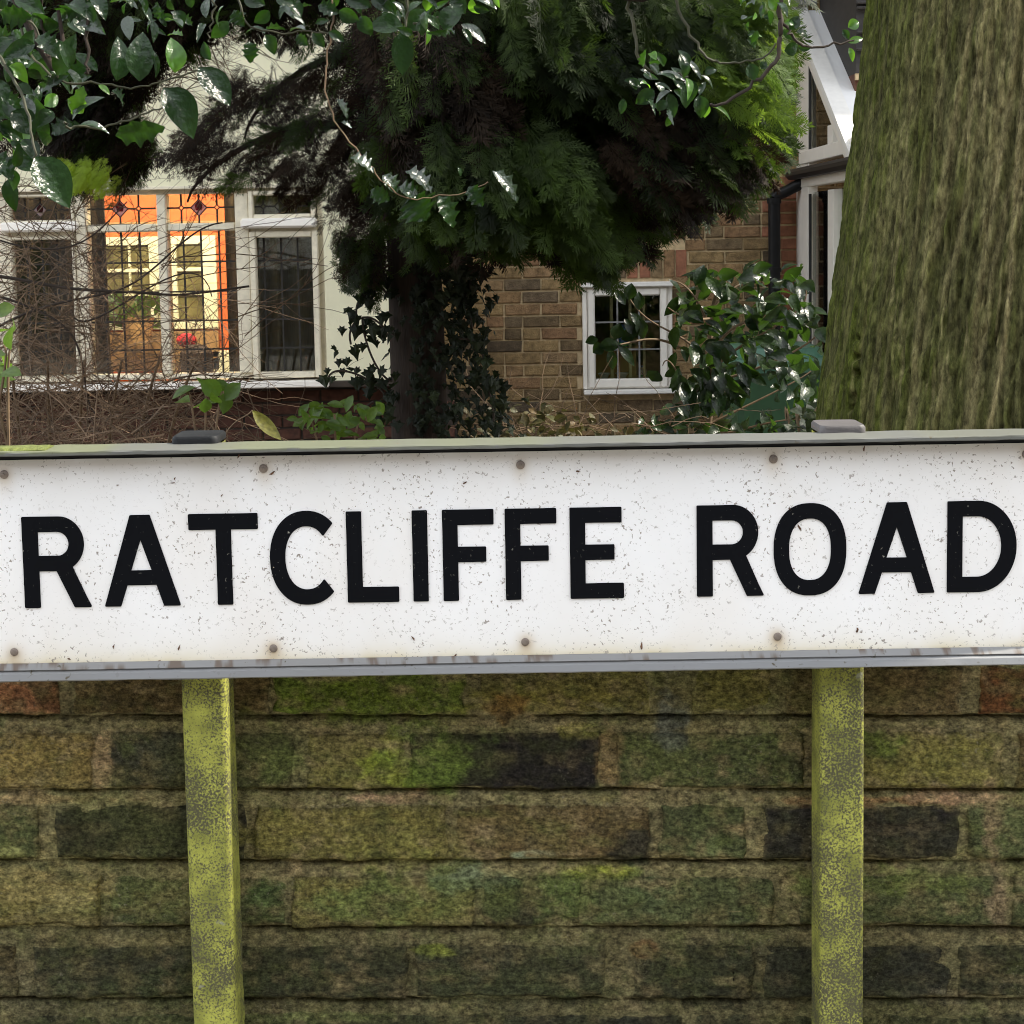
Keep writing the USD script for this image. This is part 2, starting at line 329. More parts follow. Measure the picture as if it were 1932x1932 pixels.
leafy("cypress_sunlit_lime", (0.22, 0.34, 0.03), (0.34, 0.46, 0.04), (0.6, 0.75, 0.04), rough=0.6, tw=0.5, spec=0.2, scale=4)  # sun patch on the low left limb, painted as a lime base colour
leafy("cypress_dead", (0.013, 0.009, 0.006), (0.046, 0.028, 0.015), (0.05, 0.025, 0.012), rough=0.8, tw=0.15, spec=0.2, scale=5)
# window glass: clear, mirroring a little at a slant; sunlight passes
mat("pane_glass", {"f": ("fresnel", {"IOR": 1.5}), "t": ("transparent_bsdf", {"color": (0.93, 0.95, 0.92)}), "g": ("glossy_bsdf", {"color": (1, 1, 1), "roughness": 0.02}), "m": ("mix_closure", {})},
    [("f.fac", "m.fac"), ("t.BSDF", "m.closure1"), ("g.BSDF", "m.closure2")], "m.closure")
mat("red_glass", {"t": ("transparent_bsdf", {"color": (0.5, 0.03, 0.03)}), "g": ("glossy_bsdf", {"roughness": 0.08}), "m": ("mix_closure", {"fac": 0.06})},
    [("t.BSDF", "m.closure1"), ("g.BSDF", "m.closure2")], "m.closure")
mat("pink_glass", {"t": ("transparent_bsdf", {"color": (0.55, 0.42, 0.40)}), "g": ("glossy_bsdf", {"roughness": 0.08}), "d": ("diffuse_bsdf", {"color": (0.45, 0.33, 0.33)}), "m": ("mix_closure", {"fac": 0.06}), "m2": ("mix_closure", {"fac": 0.4})},
    [("t.BSDF", "m.closure1"), ("g.BSDF", "m.closure2"), ("m.closure", "m2.closure1"), ("d.BSDF", "m2.closure2")], "m2.closure")
mat("lamp_glow", {"e": ("emission", {"color": (1.0, 0.92, 0.76), "strength": 170.0})}, [], "e.emission")

# ------------------------------------------------------------------ the ground
def sheet(x0, x1, y0, y1, z, nx=2, ny=2, amp=0.0, seed=0):
    X, Y = np.meshgrid(np.linspace(x0, x1, nx), np.linspace(y0, y1, ny))
    Z = np.full_like(X, z)
    if amp: Z = Z + amp * (fbm(np.stack([X * 1.7, Y * 1.7, Z], -1), 4, seed) - 0.5)
    v = np.stack([X, Y, Z], -1).reshape(-1, 3)
    i = (np.arange(nx - 1)[None] + nx * np.arange(ny - 1)[:, None]).ravel()
    return v, np.stack([i, i + 1, i + nx + 1, i + nx], 1)

top("ground", sheet(-400, 400, -400, 400, -0.45), "soil", kind="structure", label="bare earth running on beyond the garden and street")
top("garden_soil", sheet(-6, 6, 1.7, 8.6, -0.15, 80, 60, 0.10), "soil", kind="structure", label="dark garden soil between the street wall and the house")
top("pavement", bx(-9, 9, -1.4, 1.40, -0.44, 0.0), "paving", kind="structure", label="grey pavement in front of the old wall")
top("road", bx(-200, 200, -8.5, -1.405, -0.44, -0.12), "asphalt", kind="structure", label="asphalt road beside the pavement")

# ------------------------------------------------------------------ houses added across the road, unseen, to block low sky
terrace = thing("terrace", "row of brick houses added across the road behind the viewer to block low sky", "building", (0, -9.5, -0.4))
part(terrace, "wall", bx(-40, 40, -17, -9.5, -0.44, 7.0), "grey_brickwork")
part(terrace, "roof", prism(Polygon([(-17.4, 7.0), (-9.1, 7.0), (-13.2, 10.8)]), "x", -40.3, 40.3), "roof_tile")
for k in range(10):
    for zz in (0.9, 3.8): part(terrace, "window", bx(-37 + 8 * k, -35 + 8 * k, -9.52, -9.47, zz, zz + 1.4), "white_plastic")
    part(terrace, "door", bx(-33.5 + 8 * k, -32.5 + 8 * k, -9.52, -9.47, -0.3, 1.8), "bin_green")
for k in range(10): part(terrace, "chimney", bx(-36.5 + 8 * k, -35.6 + 8 * k, -13.6, -12.8, 10.2, 11.8), "grey_brickwork")

# ------------------------------------------------------------------ garden wall
WY = 1.41
rng = np.random.default_rng(5)
TAN, OLIVE, BLACK, GG, BROWN, RED, GREEN, DARK, RUST = (110, 92, 52), (98, 88, 46), (34, 30, 27), (70, 72, 44), (88, 72, 46), (124, 82, 54), (80, 90, 32), (50, 46, 32), (88, 54, 30)
COURSES = [
    (1000, 1090, [(-150, 200, GG), (215, 560, BROWN), (575, 930, GG), (945, 1300, OLIVE), (1315, 1670, GG), (1685, 2040, GG)]),
    (1130, 1221, [(-330, 20, GG), (35, 385, BROWN), (400, 750, GG), (765, 1115, OLIVE), (1130, 1480, GG), (1495, 1850, GG), (1865, 2200, GG)]),
    (1260, 1351, [(-110, 112, RED), (135, 506, BROWN), (517, 882, GREEN), (905, 1226, OLIVE), (1309, 1452, OLIVE), (1483, 1810, BROWN), (1848, 2080, RUST)]),
    (1386, 1490, [(-190, 172, TAN), (212, 553, DARK), (582, 751, OLIVE), (774, 1132, BLACK), (1165, 1515, GG), (1545, 1894, OLIVE), (1918, 2250, BROWN)]),
    (1524, 1624, [(-280, 75, GG), (105, 465, BLACK), (482, 842, OLIVE), (858, 1224, BROWN), (1245, 1405, GG), (1442, 1808, BLACK), (1827, 2160, GG)]),
    (1658, 1750, [(-170, 190, TAN), (206, 540, GG), (552, 895, OLIVE), (910, 1094, DARK), (1112, 1456, GG), (1510, 1880, GG), (1908, 2240, GG)]),
    (1788, 1885, [(-310, 34, BROWN), (64, 410, DARK), (426, 768, DARK), (784, 1140, DARK), (1192, 1425, DARK), (1442, 1790, BLACK), (1808, 2140, DARK)]),
    (1920, 2016, [(-160, 190, DARK), (207, 560, GG), (577, 930, DARK), (948, 1290, BLACK), (1312, 1660, DARK), (1677, 2030, DARK)])]
y = 2050
k = 0
while y < 3150:
    COURSES.append((y, y + 98, [(x0, x0 + 352, (DARK, GG, BLACK, BROWN)[(k + j) % 4]) for j, x0 in enumerate(range(-330 + 180 * (k % 2), 2000, 372))]))
    y += 134; k += 1
BLOBS = [
    (740, 1445, 50, 55, (122, 126, 44), .95), (815, 1425, 85, 65, (74, 88, 32), .85), (690, 1325, 170, 45, (84, 94, 28), .7), (1010, 1325, 150, 30, (96, 88, 36), .6), (960, 1335, 45, 25, (110, 74, 40), .6),
    (1085, 1378, 60, 14, (124, 118, 52), .7), (720, 1700, 110, 60, (98, 104, 54), .75), (890, 1655, 75, 28, (98, 114, 92), .55), (1130, 1645, 75, 14, (128, 128, 48), .9), (1070, 1692, 70, 55, (92, 102, 52), .6),
    (1265, 1345, 32, 70, (78, 76, 73), .85), (1750, 1440, 170, 50, (112, 102, 52), .6), (1665, 1402, 60, 25, (78, 90, 36), .75), (80, 1672, 130, 34, (146, 124, 80), .9), (110, 1722, 70, 40, (130, 114, 74), .7),
    (240, 1778, 90, 10, (128, 112, 76), .75), (80, 1508, 180, 10, (138, 112, 76), .8), (20, 1606, 45, 14, (132, 128, 78), .85), (192, 1440, 22, 70, (146, 118, 86), .85), (1868, 1540, 18, 80, (136, 110, 84), .8),
    (1885, 1712, 20, 70, (128, 106, 82), .7), (700, 1505, 90, 12, (138, 108, 84), .8), (660, 1392, 70, 20, (110, 94, 60), .6), (1150, 1420, 22, 70, (116, 92, 60), .8), (1640, 1510, 160, 9, (140, 98, 66), .7), (1820, 1505, 120, 10, (150, 118, 92), .7),
    (560, 1580, 120, 40, (108, 98, 52), .7), (760, 1600, 120, 45, (104, 98, 50), .6), (950, 1560, 130, 35, (98, 84, 52), .6), (1190, 1595, 55, 38, (44, 42, 34), .85), (1330, 1590, 70, 30, (86, 92, 56), .6), (1000, 1612, 40, 10, (118, 126, 100), .7),
    (560, 1918, 160, 8, (124, 126, 74), .75), (820, 1790, 40, 8, (128, 130, 52), .8), (1170, 1800, 45, 60, (112, 96, 70), .65), (1210, 1790, 30, 14, (140, 92, 60), .7), (60, 1880, 80, 50, (104, 92, 70), .55), (1590, 1660, 110, 30, (94, 98, 48), .6),
    (1740, 1660, 100, 24, (96, 102, 50), .65), (1400, 1840, 180, 60, (40, 38, 28), .6), (500, 1690, 40, 40, (76, 92, 50), .6), (520, 1440, 50, 40, (90, 98, 52), .6), (350, 1700, 120, 40, (112, 108, 66), .45), (1560, 1440, 90, 40, (52, 44, 32), .7),
    (300, 1420, 90, 40, (54, 52, 44), .6), (1770, 1880, 90, 14, (120, 108, 88), .5), (30, 1420, 160, 40, (116, 96, 54), .6), (930, 1860, 200, 40, (58, 62, 36), .6), (870, 1690, 260, 40, (84, 94, 50), .35), (1230, 1690, 60, 50, (80, 92, 60), .5), (330, 1860, 200, 40, (60, 66, 36), .6)]

def wall_tint(px, py, base, patch=1.0):
    c = np.tile(np.array(srgb(*base)), (len(px), 1))
    q = np.stack([px / 60.0, py / 45.0, np.zeros_like(px)], -1)
    n1 = fbm(q, 4, 3); n2 = fbm(q * 3.1 + 7, 3, 11)
    for i, (cx, cy, rx, ry, col, w) in enumerate(BLOBS):
        r = np.hypot((px - cx) / rx, (py - cy) / ry) + 1.5 * (n1 - 0.5) + 1.1 * (n2 - 0.5)
        a = w * np.clip((1.15 - r) / 0.5, 0, 1)[:, None]
        c = c * (1 - a) + a * np.array(srgb(*col))
    for sd, col, th, w in ((21, (78, 82, 42), .55, .5), (33, (112, 96, 64), .52, .55), (45, (46, 45, 34), .56, .40), (57, (132, 112, 80), .60, .65)):
        a = patch * w * np.clip((fbm(np.stack([px / 40, py / 26, np.full_like(px, sd)], -1), 5, sd) - th) / 0.22, 0, 1)[:, None]
        c = c * (1 - a) + a * np.array(srgb(*col))
    wash = 0.6 * np.clip((fbm(np.stack([px / 210, py / 130, np.full_like(px, 8.8)], -1), 4, 61) - 0.42) / 0.25, 0, 1)[:, None]     # thin algae over brick and joint alike
    c = c * (1 - wash) + wash * (0.45 * c + 0.55 * np.array(srgb(92, 94, 48)))
    low = np.clip((py - 1640) / 400, 0, 0.45)[:, None]                    # darker grey-green towards the foot of the wall
    c = c * (1 - low) + low * np.array(srgb(46, 47, 32))
    mid = 0.62 + 0.76 * fbm(np.stack([px / 17, py / 11, np.full_like(px, 5.5)], -1), 4, 71)
    return c * mid[:, None] * np.array([2.18, 2.34, 2.36])

def W(px, py):
    rr = right[None] * ((px - PX) / F)[:, None] - up[None] * ((py - PY) / F)[:, None] + fwd[None]
    return CAM + rr * (WY / rr[:, 1])[:, None]

wall = thing("garden_wall", "old mossy brick garden wall standing behind the street sign", "wall", (0, 1.5, 0))
# mortar: a skin with a dark crack under every course, its back a plain slab
gx, gy = np.linspace(-380, 2310, 560), np.linspace(960, 2110, 400)
GX, GY = np.meshgrid(gx, gy)
px, py = GX.ravel(), GY.ravel()
v = W(px, py)
nz = fbm(v * 38, 4, 2)
depth = 0.0002 + 0.006 * (nz - 0.5)
for (t0, b0, row) in COURSES:
    wob = 3.0 * (fbm(np.stack([px / 45, py * 0 + b0, px * 0], -1), 3, 4) - 0.5) * 2
    g = np.exp(-((py - (b0 + 2.2 + wob)) / 3.2) ** 2) * np.clip(2.6 * fbm(np.stack([px / 110, py * 0 + b0, px * 0], -1), 2, 9) - 0.55, 0.15, 1)
    depth = np.maximum(depth, 0.019 * g)
v[:, 1] += depth
i = (np.arange(559)[None] + 560 * np.arange(399)[:, None]).ravel()
part(wall, "mortar", (v, np.stack([i, i + 560, i + 561, i + 1], 1)), "old_masonry", smooth=True, tint=wall_tint(px, py, (107, 96, 66)))
ztop = P(966, 985, WY)[2]
part(wall, "wall_core", bx(-1.75, 1.75, WY + 0.014, WY + 0.22, -0.2, ztop - 0.01), "old_masonry", tint=np.tile(np.array(srgb(120, 108, 76)) * 1.6, (8, 1)))
part(wall, "coping", bx(-1.75, 1.75, WY - 0.012, WY + 0.235, ztop - 0.008, ztop + 0.035, 0.012), "old_masonry", tint=np.tile(np.array(srgb(96, 92, 60)) * 1.4, (24, 1)))

def wall_brick(x0, x1, t0, b0, tone, k):
    fine = b0 < 2050 and x1 > -20 and x0 < 1950
    nx, ny = (max(int((x1 - x0) / 5.5), 4), 20) if fine else (14, 6)
    U, V = np.meshgrid(np.linspace(0, 1, nx), np.linspace(0, 1, ny))
    u, w = U.ravel(), V.ravel()
    j = np.random.default_rng(k).uniform(-1, 1, 6)
    px = x0 + (x1 - x0) * u; py = t0 + (b0 - t0) * w
    q = np.stack([px / 40, py / 40, np.full_like(px, k * 3.3)], -1)
    e1, e2 = fbm(q, 3, 1) - 0.5, fbm(q + 50, 3, 2) - 0.5
    rim_x = np.minimum(u, 1 - u) * (x1 - x0); rim_y = np.minimum(w, 1 - w) * (b0 - t0)
    px = px + 26 * e1 * (rim_x < 40); py = py + 15 * e2 * (rim_y < 30) + 1.2 * j[0] + 2.0 * j[1] * (u - 0.5)
    p = W(px, py)
    ex = np.minimum(rim_x, rim_y); ex = np.minimum(ex, 0.5 * (rim_x + rim_y) * 0.8)
    R = 15.0
    rnd = 0.0085 * (1 - np.sqrt(np.clip(1 - np.clip(1 - ex / R, 0, 1) ** 2, 0, 1)))
    lay = fbm(np.stack([p[:, 0] * 40, p[:, 2] * 150, np.full_like(u, k)], -1), 4, 6) - 0.5
    lump = fbm(p * 22 + k, 3, 8) - 0.5
    p[:, 1] += -0.0028 + 0.0025 * j[2] * 0.6 + rnd + 0.0062 * lay + 0.006 * lump
    edge = (u <= 0) | (u >= 1) | (w <= 0) | (w >= 1)
    p[edge, 1] += 0.012
    i = (np.arange(nx - 1)[None] + nx * np.arange(ny - 1)[:, None]).ravel()
    tint = wall_tint(px, py, tuple(np.clip(np.array(tone) + 5 * j[3], 20, 255)), 0.35 if tone == BLACK else 1.0)
    sm = fbm(np.stack([px / 22, py / 16, np.full_like(px, k * 1.7)], -1), 4, 19)          # mortar smeared over the worn arrises
    am = np.clip((11 - np.minimum(rim_x, rim_y)) / 14 + 2.6 * (sm - 0.54), 0, 0.75)[:, None]
    tint = tint * (1 - am) + am * wall_tint(px, py, (107, 96, 66))
    part(wall, "brick", (p, np.stack([i, i + nx, i + nx + 1, i + 1], 1)), "old_masonry", smooth=True, tint=tint)

k = 0
for (t0, b0, row) in COURSES:
    more, a, b = [], row[0][0] - 20, row[-1][1] + 20
    while a > -1900: more.append((a - 352, a, (GG, BROWN, DARK, OLIVE)[len(more) % 4])); a -= 372
    while b < 3500: more.append((b, b + 352, (OLIVE, GG, BROWN, DARK)[len(more) % 4])); b += 372
    for (x0, x1, tone) in row + more:
        k += 1
        wall_brick(x0 - 5, x1 + 5, t0 - 8, b0, tone, k)

# ------------------------------------------------------------------ street sign
SY = 1.35
KPX = (P(1066, 1050, SY)[0] - P(966, 1050, SY)[0]) / 100.0
def SX(px): return P(px, 1050, SY)[0]
def SZ(py, d=SY): return P(966, py, d)[2]
xl, xr = SX(-48), SX(1996)
z_pt, z_pb = SZ(852), SZ(1237)
sign = thing("street_name_sign", "white street name sign lettered RATCLIFFE ROAD on two algae green posts", "street sign", (0, SY, 0))
RIV_T = [(8, 895), (497, 884), (982, 877), (1459, 866), (1936, 857)]
RIV_B = [(27, 1230), (516, 1223), (991, 1211), (1467, 1201), (1950, 1193)]
rivs = [P(x, y, SY) for x, y in RIV_T + RIV_B]
nx, nzz = 520, 110
X_, Z_ = np.meshgrid(np.linspace(xl, xr, nx), np.linspace(z_pt, z_pb, nzz))
v = np.stack([X_.ravel(), np.full(X_.size, SY), Z_.ravel()], 1)
c = np.tile(np.array([0.84, 0.84, 0.845]), (len(v), 1))
nn = fbm(np.stack([v[:, 0] * 30, v[:, 2] * 30, v[:, 0] * 0], -1), 4, 1)
nm = fbm(np.stack([v[:, 0] * 14, v[:, 2] * 5, v[:, 0] * 0 + 3], -1), 3, 2)
def lay(c, a, col): a = np.clip(a, 0, 1)[:, None]; return c * (1 - a) + a * np.array(col)
c = lay(c, 0.75 * np.exp(-(v[:, 2] - z_pb) / 0.010) * (0.3 + 1.2 * nn), (0.66, 0.58, 0.36))
c = lay(c, 0.5 * np.exp(-(z_pt - v[:, 2]) / 0.012) * (0.4 + 1.2 * nn), (0.52, 0.46, 0.38))
c = lay(c, 0.30 * np.clip(3 * (nm - 0.55), 0, 1), (0.76, 0.70, 0.62))
for k, r in enumerate(rivs):
    dx, dz = v[:, 0] - r[0], v[:, 2] - r[2]
    dd = np.hypot(dx, np.where(dz < 0, dz * 0.55, dz))
    c = lay(c, (0.75 if k >= 5 else 0.45) * np.exp(-(dd / 0.0085) ** 2) * (0.35 + 1.2 * nn), (0.50, 0.38, 0.22))
i = (np.arange(nx - 1)[None] + nx * np.arange(nzz - 1)[:, None]).ravel()
front = (v, np.stack([i, i + 1, i + nx + 1, i + nx], 1)[:, ::-1])
part(sign, "plate", front, "sign_white", tint=c)
part(sign, "backing_board", bx(xl, xr, SY + 0.0012, SY + 0.016, z_pb - 0.001, SZ(838), 0.0), "gap_shade")  # near-black colour paints the shade in the gap under the rail's lip

def loft(profile, xs, wob=0.0, seed=0):
    pr = np.asarray(profile, float); n = len(pr)
    v = np.array([[x, p[0] + wob * (noise(np.array([x * 60, j * 9.1, seed])) - 0.5), p[1] + wob * (noise(np.array([x * 60, j * 7.7, seed + 5])) - 0.5)] for x in xs for j, p in enumerate(pr)])
    f = []
    for a in range(len(xs) - 1):
        for b in range(n):
            q, r = a * n + b, a * n + (b + 1) % n
            f += [[q, r, r + n], [q, r + n, q + n]]
    f += [[0, j + 1, j] for j in range(1, n - 1)]
    o = (len(xs) - 1) * n
    f += [[o, o + j, o + j + 1] for j in range(1, n - 1)]
    return v, np.array(f)
xs = np.linspace(xl - 0.004, xr + 0.004, 700)
rt = P(966, 838, SY - 0.018)[2]
prof = [(SY - 0.018, rt - 0.0008), (SY - 0.0172, rt), (SY + 0.024, rt + 0.0006), (SY + 0.024, rt - 0.004), (SY - 0.012, rt - 0.0042), (SY - 0.0172, rt - 0.0042), (SY - 0.018, rt - 0.0034)]
rail = loft(prof, xs, 0.0009, 1)
vv = rail[0]
gr = fbm(np.stack([vv[:, 0] * 9, vv[:, 1] * 0, vv[:, 0] * 0 + 2], -1), 3, 5)
ct = np.tile(np.array([0.125, 0.128, 0.12]), (len(vv), 1))
ct = lay(ct, np.clip(2.2 * (gr - 0.38), 0, 0.6) * (vv[:, 2] > rt - 0.001) * np.clip(1.15 - (vv[:, 0] - xl) / (xr - xl), 0.2, 1), (0.15, 0.165, 0.075))
part(sign, "top_rail", rail, "sign_rail", tint=ct)
zb = z_pb
prof = [(SY + 0.016, zb + 0.0008), (SY - 0.002, zb + 0.0006), (SY - 0.0065, zb - 0.0045), (SY - 0.0045, zb - 0.0062), (SY - 0.0095, zb - 0.0078), (SY - 0.0115, zb - 0.0136), (SY - 0.0095, zb - 0.0152), (SY + 0.016, zb - 0.0152)]
rail = loft(prof, xs, 0.0005, 2)
vv = rail[0]
gr = fbm(np.stack([vv[:, 0] * 70, vv[:, 2] * 60, vv[:, 0] * 0 + 2], -1), 4, 8)
ct = np.tile(np.array([0.27, 0.28, 0.295]), (len(vv), 1))
ct = lay(ct, np.clip(14 * (gr - 0.60), 0, 0.95) * (vv[:, 2] > zb - 0.005), (0.10, 0.055, 0.03))
ct = lay(ct, np.full(len(vv), 0.30) * (vv[:, 2] > zb - 0.007), (0.25, 0.235, 0.21))
part(sign, "bottom_rail", rail, "sign_rail", tint=ct)
# a thick pad of algae on the rail's left end
xs2 = np.linspace(SX(-40), SX(100), 40)
pad = loft([(SY - 0.010, rt), (SY - 0.006, rt + 0.0022), (SY + 0.006, rt + 0.003), (SY + 0.016, rt + 0.002), (SY + 0.02, rt)], xs2, 0.0016, 6)
part(sign, "moss_pad", pad, "moss")

for k, r in enumerate(rivs):
    prof2 = [(0.0, 0.0031), (0.0012, 0.0030), (0.0016, 0.0022), (0.0030, 0.0019), (0.0042, 0.0010), (0.0044, 0.0)] if k < 5 else [(0.0, 0.0020), (0.0022, 0.0018), (0.0036, 0.0011), (0.0041, 0.0)]
    tm = trimesh.creation.revolve(np.array(prof2[::-1]), sections=18)
    vv = np.array(tm.vertices)
    part(sign, "rivet", (np.stack([r[0] + vv[:, 0], r[1] - 0.0003 - vv[:, 2], r[2] + vv[:, 1]], 1), np.array(tm.faces)), "rivet_metal", smooth=40)

# the lettering, each letter cut from the old road-sign alphabet's shapes (units: 1/171 of the letter height)
H = 171.0
def ring(cx, cy, rx, ry, t, n=2.25, ty=None):
    th = np.linspace(0, 2 * np.pi, 97)[:-1]
    se = lambda a, b: np.stack([cx + a * np.sign(np.cos(th)) * abs(np.cos(th)) ** (2 / n), cy + b * np.sign(np.sin(th)) * abs(np.sin(th)) ** (2 / n)], 1)
    return Polygon(se(rx, ry)).difference(Polygon(se(rx - t, ry - (ty or t))))
def pl(*pts): return Polygon(pts)
def arc_d(x0, x1, y0, y1, r):
    """A bar end rounded on the right."""
    b = sbox(x0, y0, x1 - r, y1)
    e = affinity.scale(Point(x1 - r, (y0 + y1) / 2).buffer(1, 48), r, (y1 - y0) / 2).intersection(sbox(x1 - r - 0.01, y0 - 1, x1 + 1, y1 + 1))
    return unary_union([b, e])
def solid(g, a, b):
    """A flat letter of thickness b - a, by manifold3d (holes and all)."""
    import manifold3d as m3
    loops = []
    for q in getattr(g, "geoms", [g]):
        loops += [np.array(q.exterior.coords)[:-1]] + [np.array(h.coords)[:-1] for h in q.interiors]
    mf = m3.Manifold.extrude(m3.CrossSection([l * 1000 for l in loops], m3.FillRule.EvenOdd), 1.0).to_mesh()
    v, f = np.array(mf.vert_properties)[:, :3], np.array(mf.tri_verts)
    return np.stack([v[:, 0] / 1000, a + (b - a) * v[:, 2], v[:, 1] / 1000], 1), f[:, ::-1]
def letter(ch):
    if ch == "R":
        bowl = arc_d(0, 115, H - 102, H, 47).difference(arc_d(29, 87, H - 74, H - 28, 22))
        leg = pl((61, 72), (92, 76), (125, 0), (94, 0))
        return unary_union([sbox(0, 0, 29, H), bowl, pl((61, 74), (90, 74), (126, 0), (95, 0)), leg])
    if ch == "A":
        outer = pl((0, 0), (30, 0), (54, 67), (89, 67), (112, 0), (143, 0), (89, H), (54, H))
        full = pl((0, 0), (30, 0), (43.5, 40), (99, 40), (112, 0), (143, 0), (90, H), (53, H))
        return full.difference(pl((51.5, 67), (91, 67), (71.3, 126)))
    if ch == "T": return unary_union([sbox(0, H - 29, 130, H), sbox(51, 0, 79, H)])
    if ch == "C":
        r = ring(69, H / 2, 69, 88, 28, 2.15)
        w = pl((69, H / 2), (69 + 130, H / 2 + 130 * 88 / 69 * 1.02), (300, H / 2), (69 + 130, H / 2 - 130 * 88 / 69 * 1.02))
        return r.difference(w)
    if ch == "L": return unary_union([sbox(0, 0, 28, H), sbox(0, 0, 96, 28)])
    if ch == "I": return sbox(0, 0, 28, H)
    if ch == "F": return unary_union([sbox(0, 0, 28, H), sbox(0, H - 28, 96, H), sbox(0, H - 98, 81, H - 70)])
    if ch == "E": return unary_union([sbox(0, 0, 28, H), sbox(0, H - 28, 97, H), sbox(0, H - 98, 83, H - 70), sbox(0, 0, 100, 28)])
    if ch == "O": return ring(68, H / 2, 68, 86.5, 28, 2.3)
    if ch == "D": return arc_d(0, 130, 0, H, 72).difference(arc_d(28, 102, 28, H - 28, 46))
zbase = SZ(1131); kz = (SZ(960) - zbase) / H
for ch, x in zip("RATCLIFFEROAD", (44, 195, 358, 510, 655, 779, 836, 954, 1076, 1315, 1460, 1620, 1787)):
    g = letter(ch).buffer(-1.6, 4).buffer(1.6, 4).buffer(0.5).simplify(0.08)
    g = affinity.affine_transform(g, [KPX, 0, 0, kz, SX(x), zbase])
    v, f = solid(g, SY - 0.0009, SY - 0.0002)
    part(sign, "letter", (v, f), "sign_black", tint=np.tile(np.array([0.004, 0.0045, 0.006]), (len(v), 1)))

# scraps of dry leaf and twig stuck to the plate
rg = np.random.default_rng(8)
fl = []
marks = [(325, 911, 8, .3), (66, 820, 0, 0), (330, 902, 6, 1.1), (513, 893, 9, .5), (66, 1005, 5, .6), (418, 935, 5, .9), (222, 915, 4, .2), (780, 1205, 8, -.8), (788, 1240, 7, .5), (877, 910, 9, .45), (1090, 889, 8, .1), (1617, 1190, 10, 1.5),
         (1508, 995, 8, -1.1), (1490, 960, 8, -1), (1210, 1220, 9, 1.5), (338, 1222, 9, 1.4), (215, 1218, 8, 1.2), (130, 1243, 7, -.2), (300, 1247, 6, .4), (640, 1246, 10, .1), (860, 1236, 8, .8), (1545, 862, 6, .8), (1630, 845, 9, 1.4), (450, 862, 8, 1.2), (1300, 845, 6, .6)]
for (x, y, s, a) in marks:
    if not s: continue
    q = P(x, y, SY); s *= KPX
    th = np.sort(rg.uniform(0, 2 * np.pi, 8)); rr = rg.uniform(0.35, 1, 8)
    e = np.stack([s * 1.0 * rr * np.cos(th), s * 0.33 * rr * np.sin(th)], 1)
    e = e @ np.array([[math.cos(a), math.sin(a)], [-math.sin(a), math.cos(a)]])
    vv = [[q[0], q[1] - 0.0012, q[2]]] + [[q[0] + p[0], q[1] - 0.0004, q[2] + p[1]] for p in e]
    fl.append((np.array(vv), np.array([[0, j + 1, (j + 1) % 8 + 1] for j in range(8)])))
part(sign, "leaf_scraps", cat(fl), "flake_brown", kind="stuff")

for (x_mid, lab, cap_mat) in ((383, "left post, patchy with grime", "black_plastic"), (1590, "right post, evenly yellow-green", "pinkish_plastic")):
    yp0 = SY + 0.017; s = 0.0455
    xc = P(x_mid, 1300, yp0)[0]
    sq = sbox(xc - s / 2, yp0, xc + s / 2, yp0 + s).buffer(-0.006).buffer(0.006, 6)
    ring_ = np.array(sq.exterior.coords)[:-1]
    zs = np.concatenate([np.linspace(-0.4, 0.6, 6), np.linspace(0.62, rt - 0.002, 60)])
    n = len(ring_)
    vv = np.array([[p[0], p[1], z] for z in zs for p in ring_]); ff = []
    for a in range(len(zs) - 1):
        for b in range(n):
            q, r = a * n + b, a * n + (b + 1) % n
            ff.append([q, r, r + n, q + n])
    ff = np.array(ff)
    if Polygon(ring_).exterior.is_ccw is False: ff = ff[:, ::-1]
    po = part(sign, "post", (vv, ff), "algae_post", smooth=60, label=lab)
    capm = trimesh.creation.extrude_polygon(sbox(xc - s / 2 - 0.0008, yp0 - 0.001, xc + s / 2 + 0.0008, yp0 + s + 0.001).buffer(-0.007).buffer(0.007, 5), 0.012, engine="earcut")
    cv = np.array(capm.vertices); cv[:, 2] *= 0.5; hi = cv[:, 2] > 0.003
    ctr = np.array([xc, yp0 + s / 2])
    top_v = cv[hi].copy(); top_v[:, :2] = ctr + (top_v[:, :2] - ctr) * 0.93; top_v[:, 2] = 0.0072
    pts = np.vstack([cv[~hi], np.where(hi[:, None], cv - [0, 0, 0.0012], cv)[hi], top_v])
    pts[:, 2] += rt + 0.0004
    part(po, "post_cap", arr(trimesh.convex.convex_hull(pts)), cap_mat, smooth=35)

# ------------------------------------------------------------------ the house
def X(px, d, py=560): return P(px, py, d)[0]
def Z(py, d, px=300): return P(px, py, d)[2]
BY, HY = 7.9, 8.4                      # front of the rendered bay, front of the brick wall
EAVES = 5.3
house = thing("brick_house", "brown brick house with a cream rendered bay and leaded windows behind the garden", "house", (0, HY, 0))
xb0, xb1 = X(-420, BY), X(800, BY)
wx1 = X(613, BY); wz1, wz0 = Z(357, BY), Z(717, BY)
wx0 = X(-330, BY)
part(house, "rendered_wall", cat([bx(wx1, xb1, BY, BY + 0.16, wz0 - 0.02, EAVES), bx(wx0, wx1 , BY, BY + 0.16, wz1, EAVES), bx(xb0 - 0.6, wx0, BY, BY + 0.16, wz0 - 0.02, EAVES),
                                  bx(xb1 - 0.15, xb1 - 0.001, BY + 0.16, HY + 0.1, wz0 - 0.02, EAVES)]), "render_cream")
part(house, "bay_ledge", cat([bx(wx1 + 0.004, xb1 + 0.03, BY - 0.03, BY + 0.25, wz0 - 0.06, wz0 - 0.022, 0.006), bx(xb0 - 0.6, wx1, BY + 0.01, BY + 0.25, wz0 - 0.075, wz0 - 0.03)]), "twig_dark")

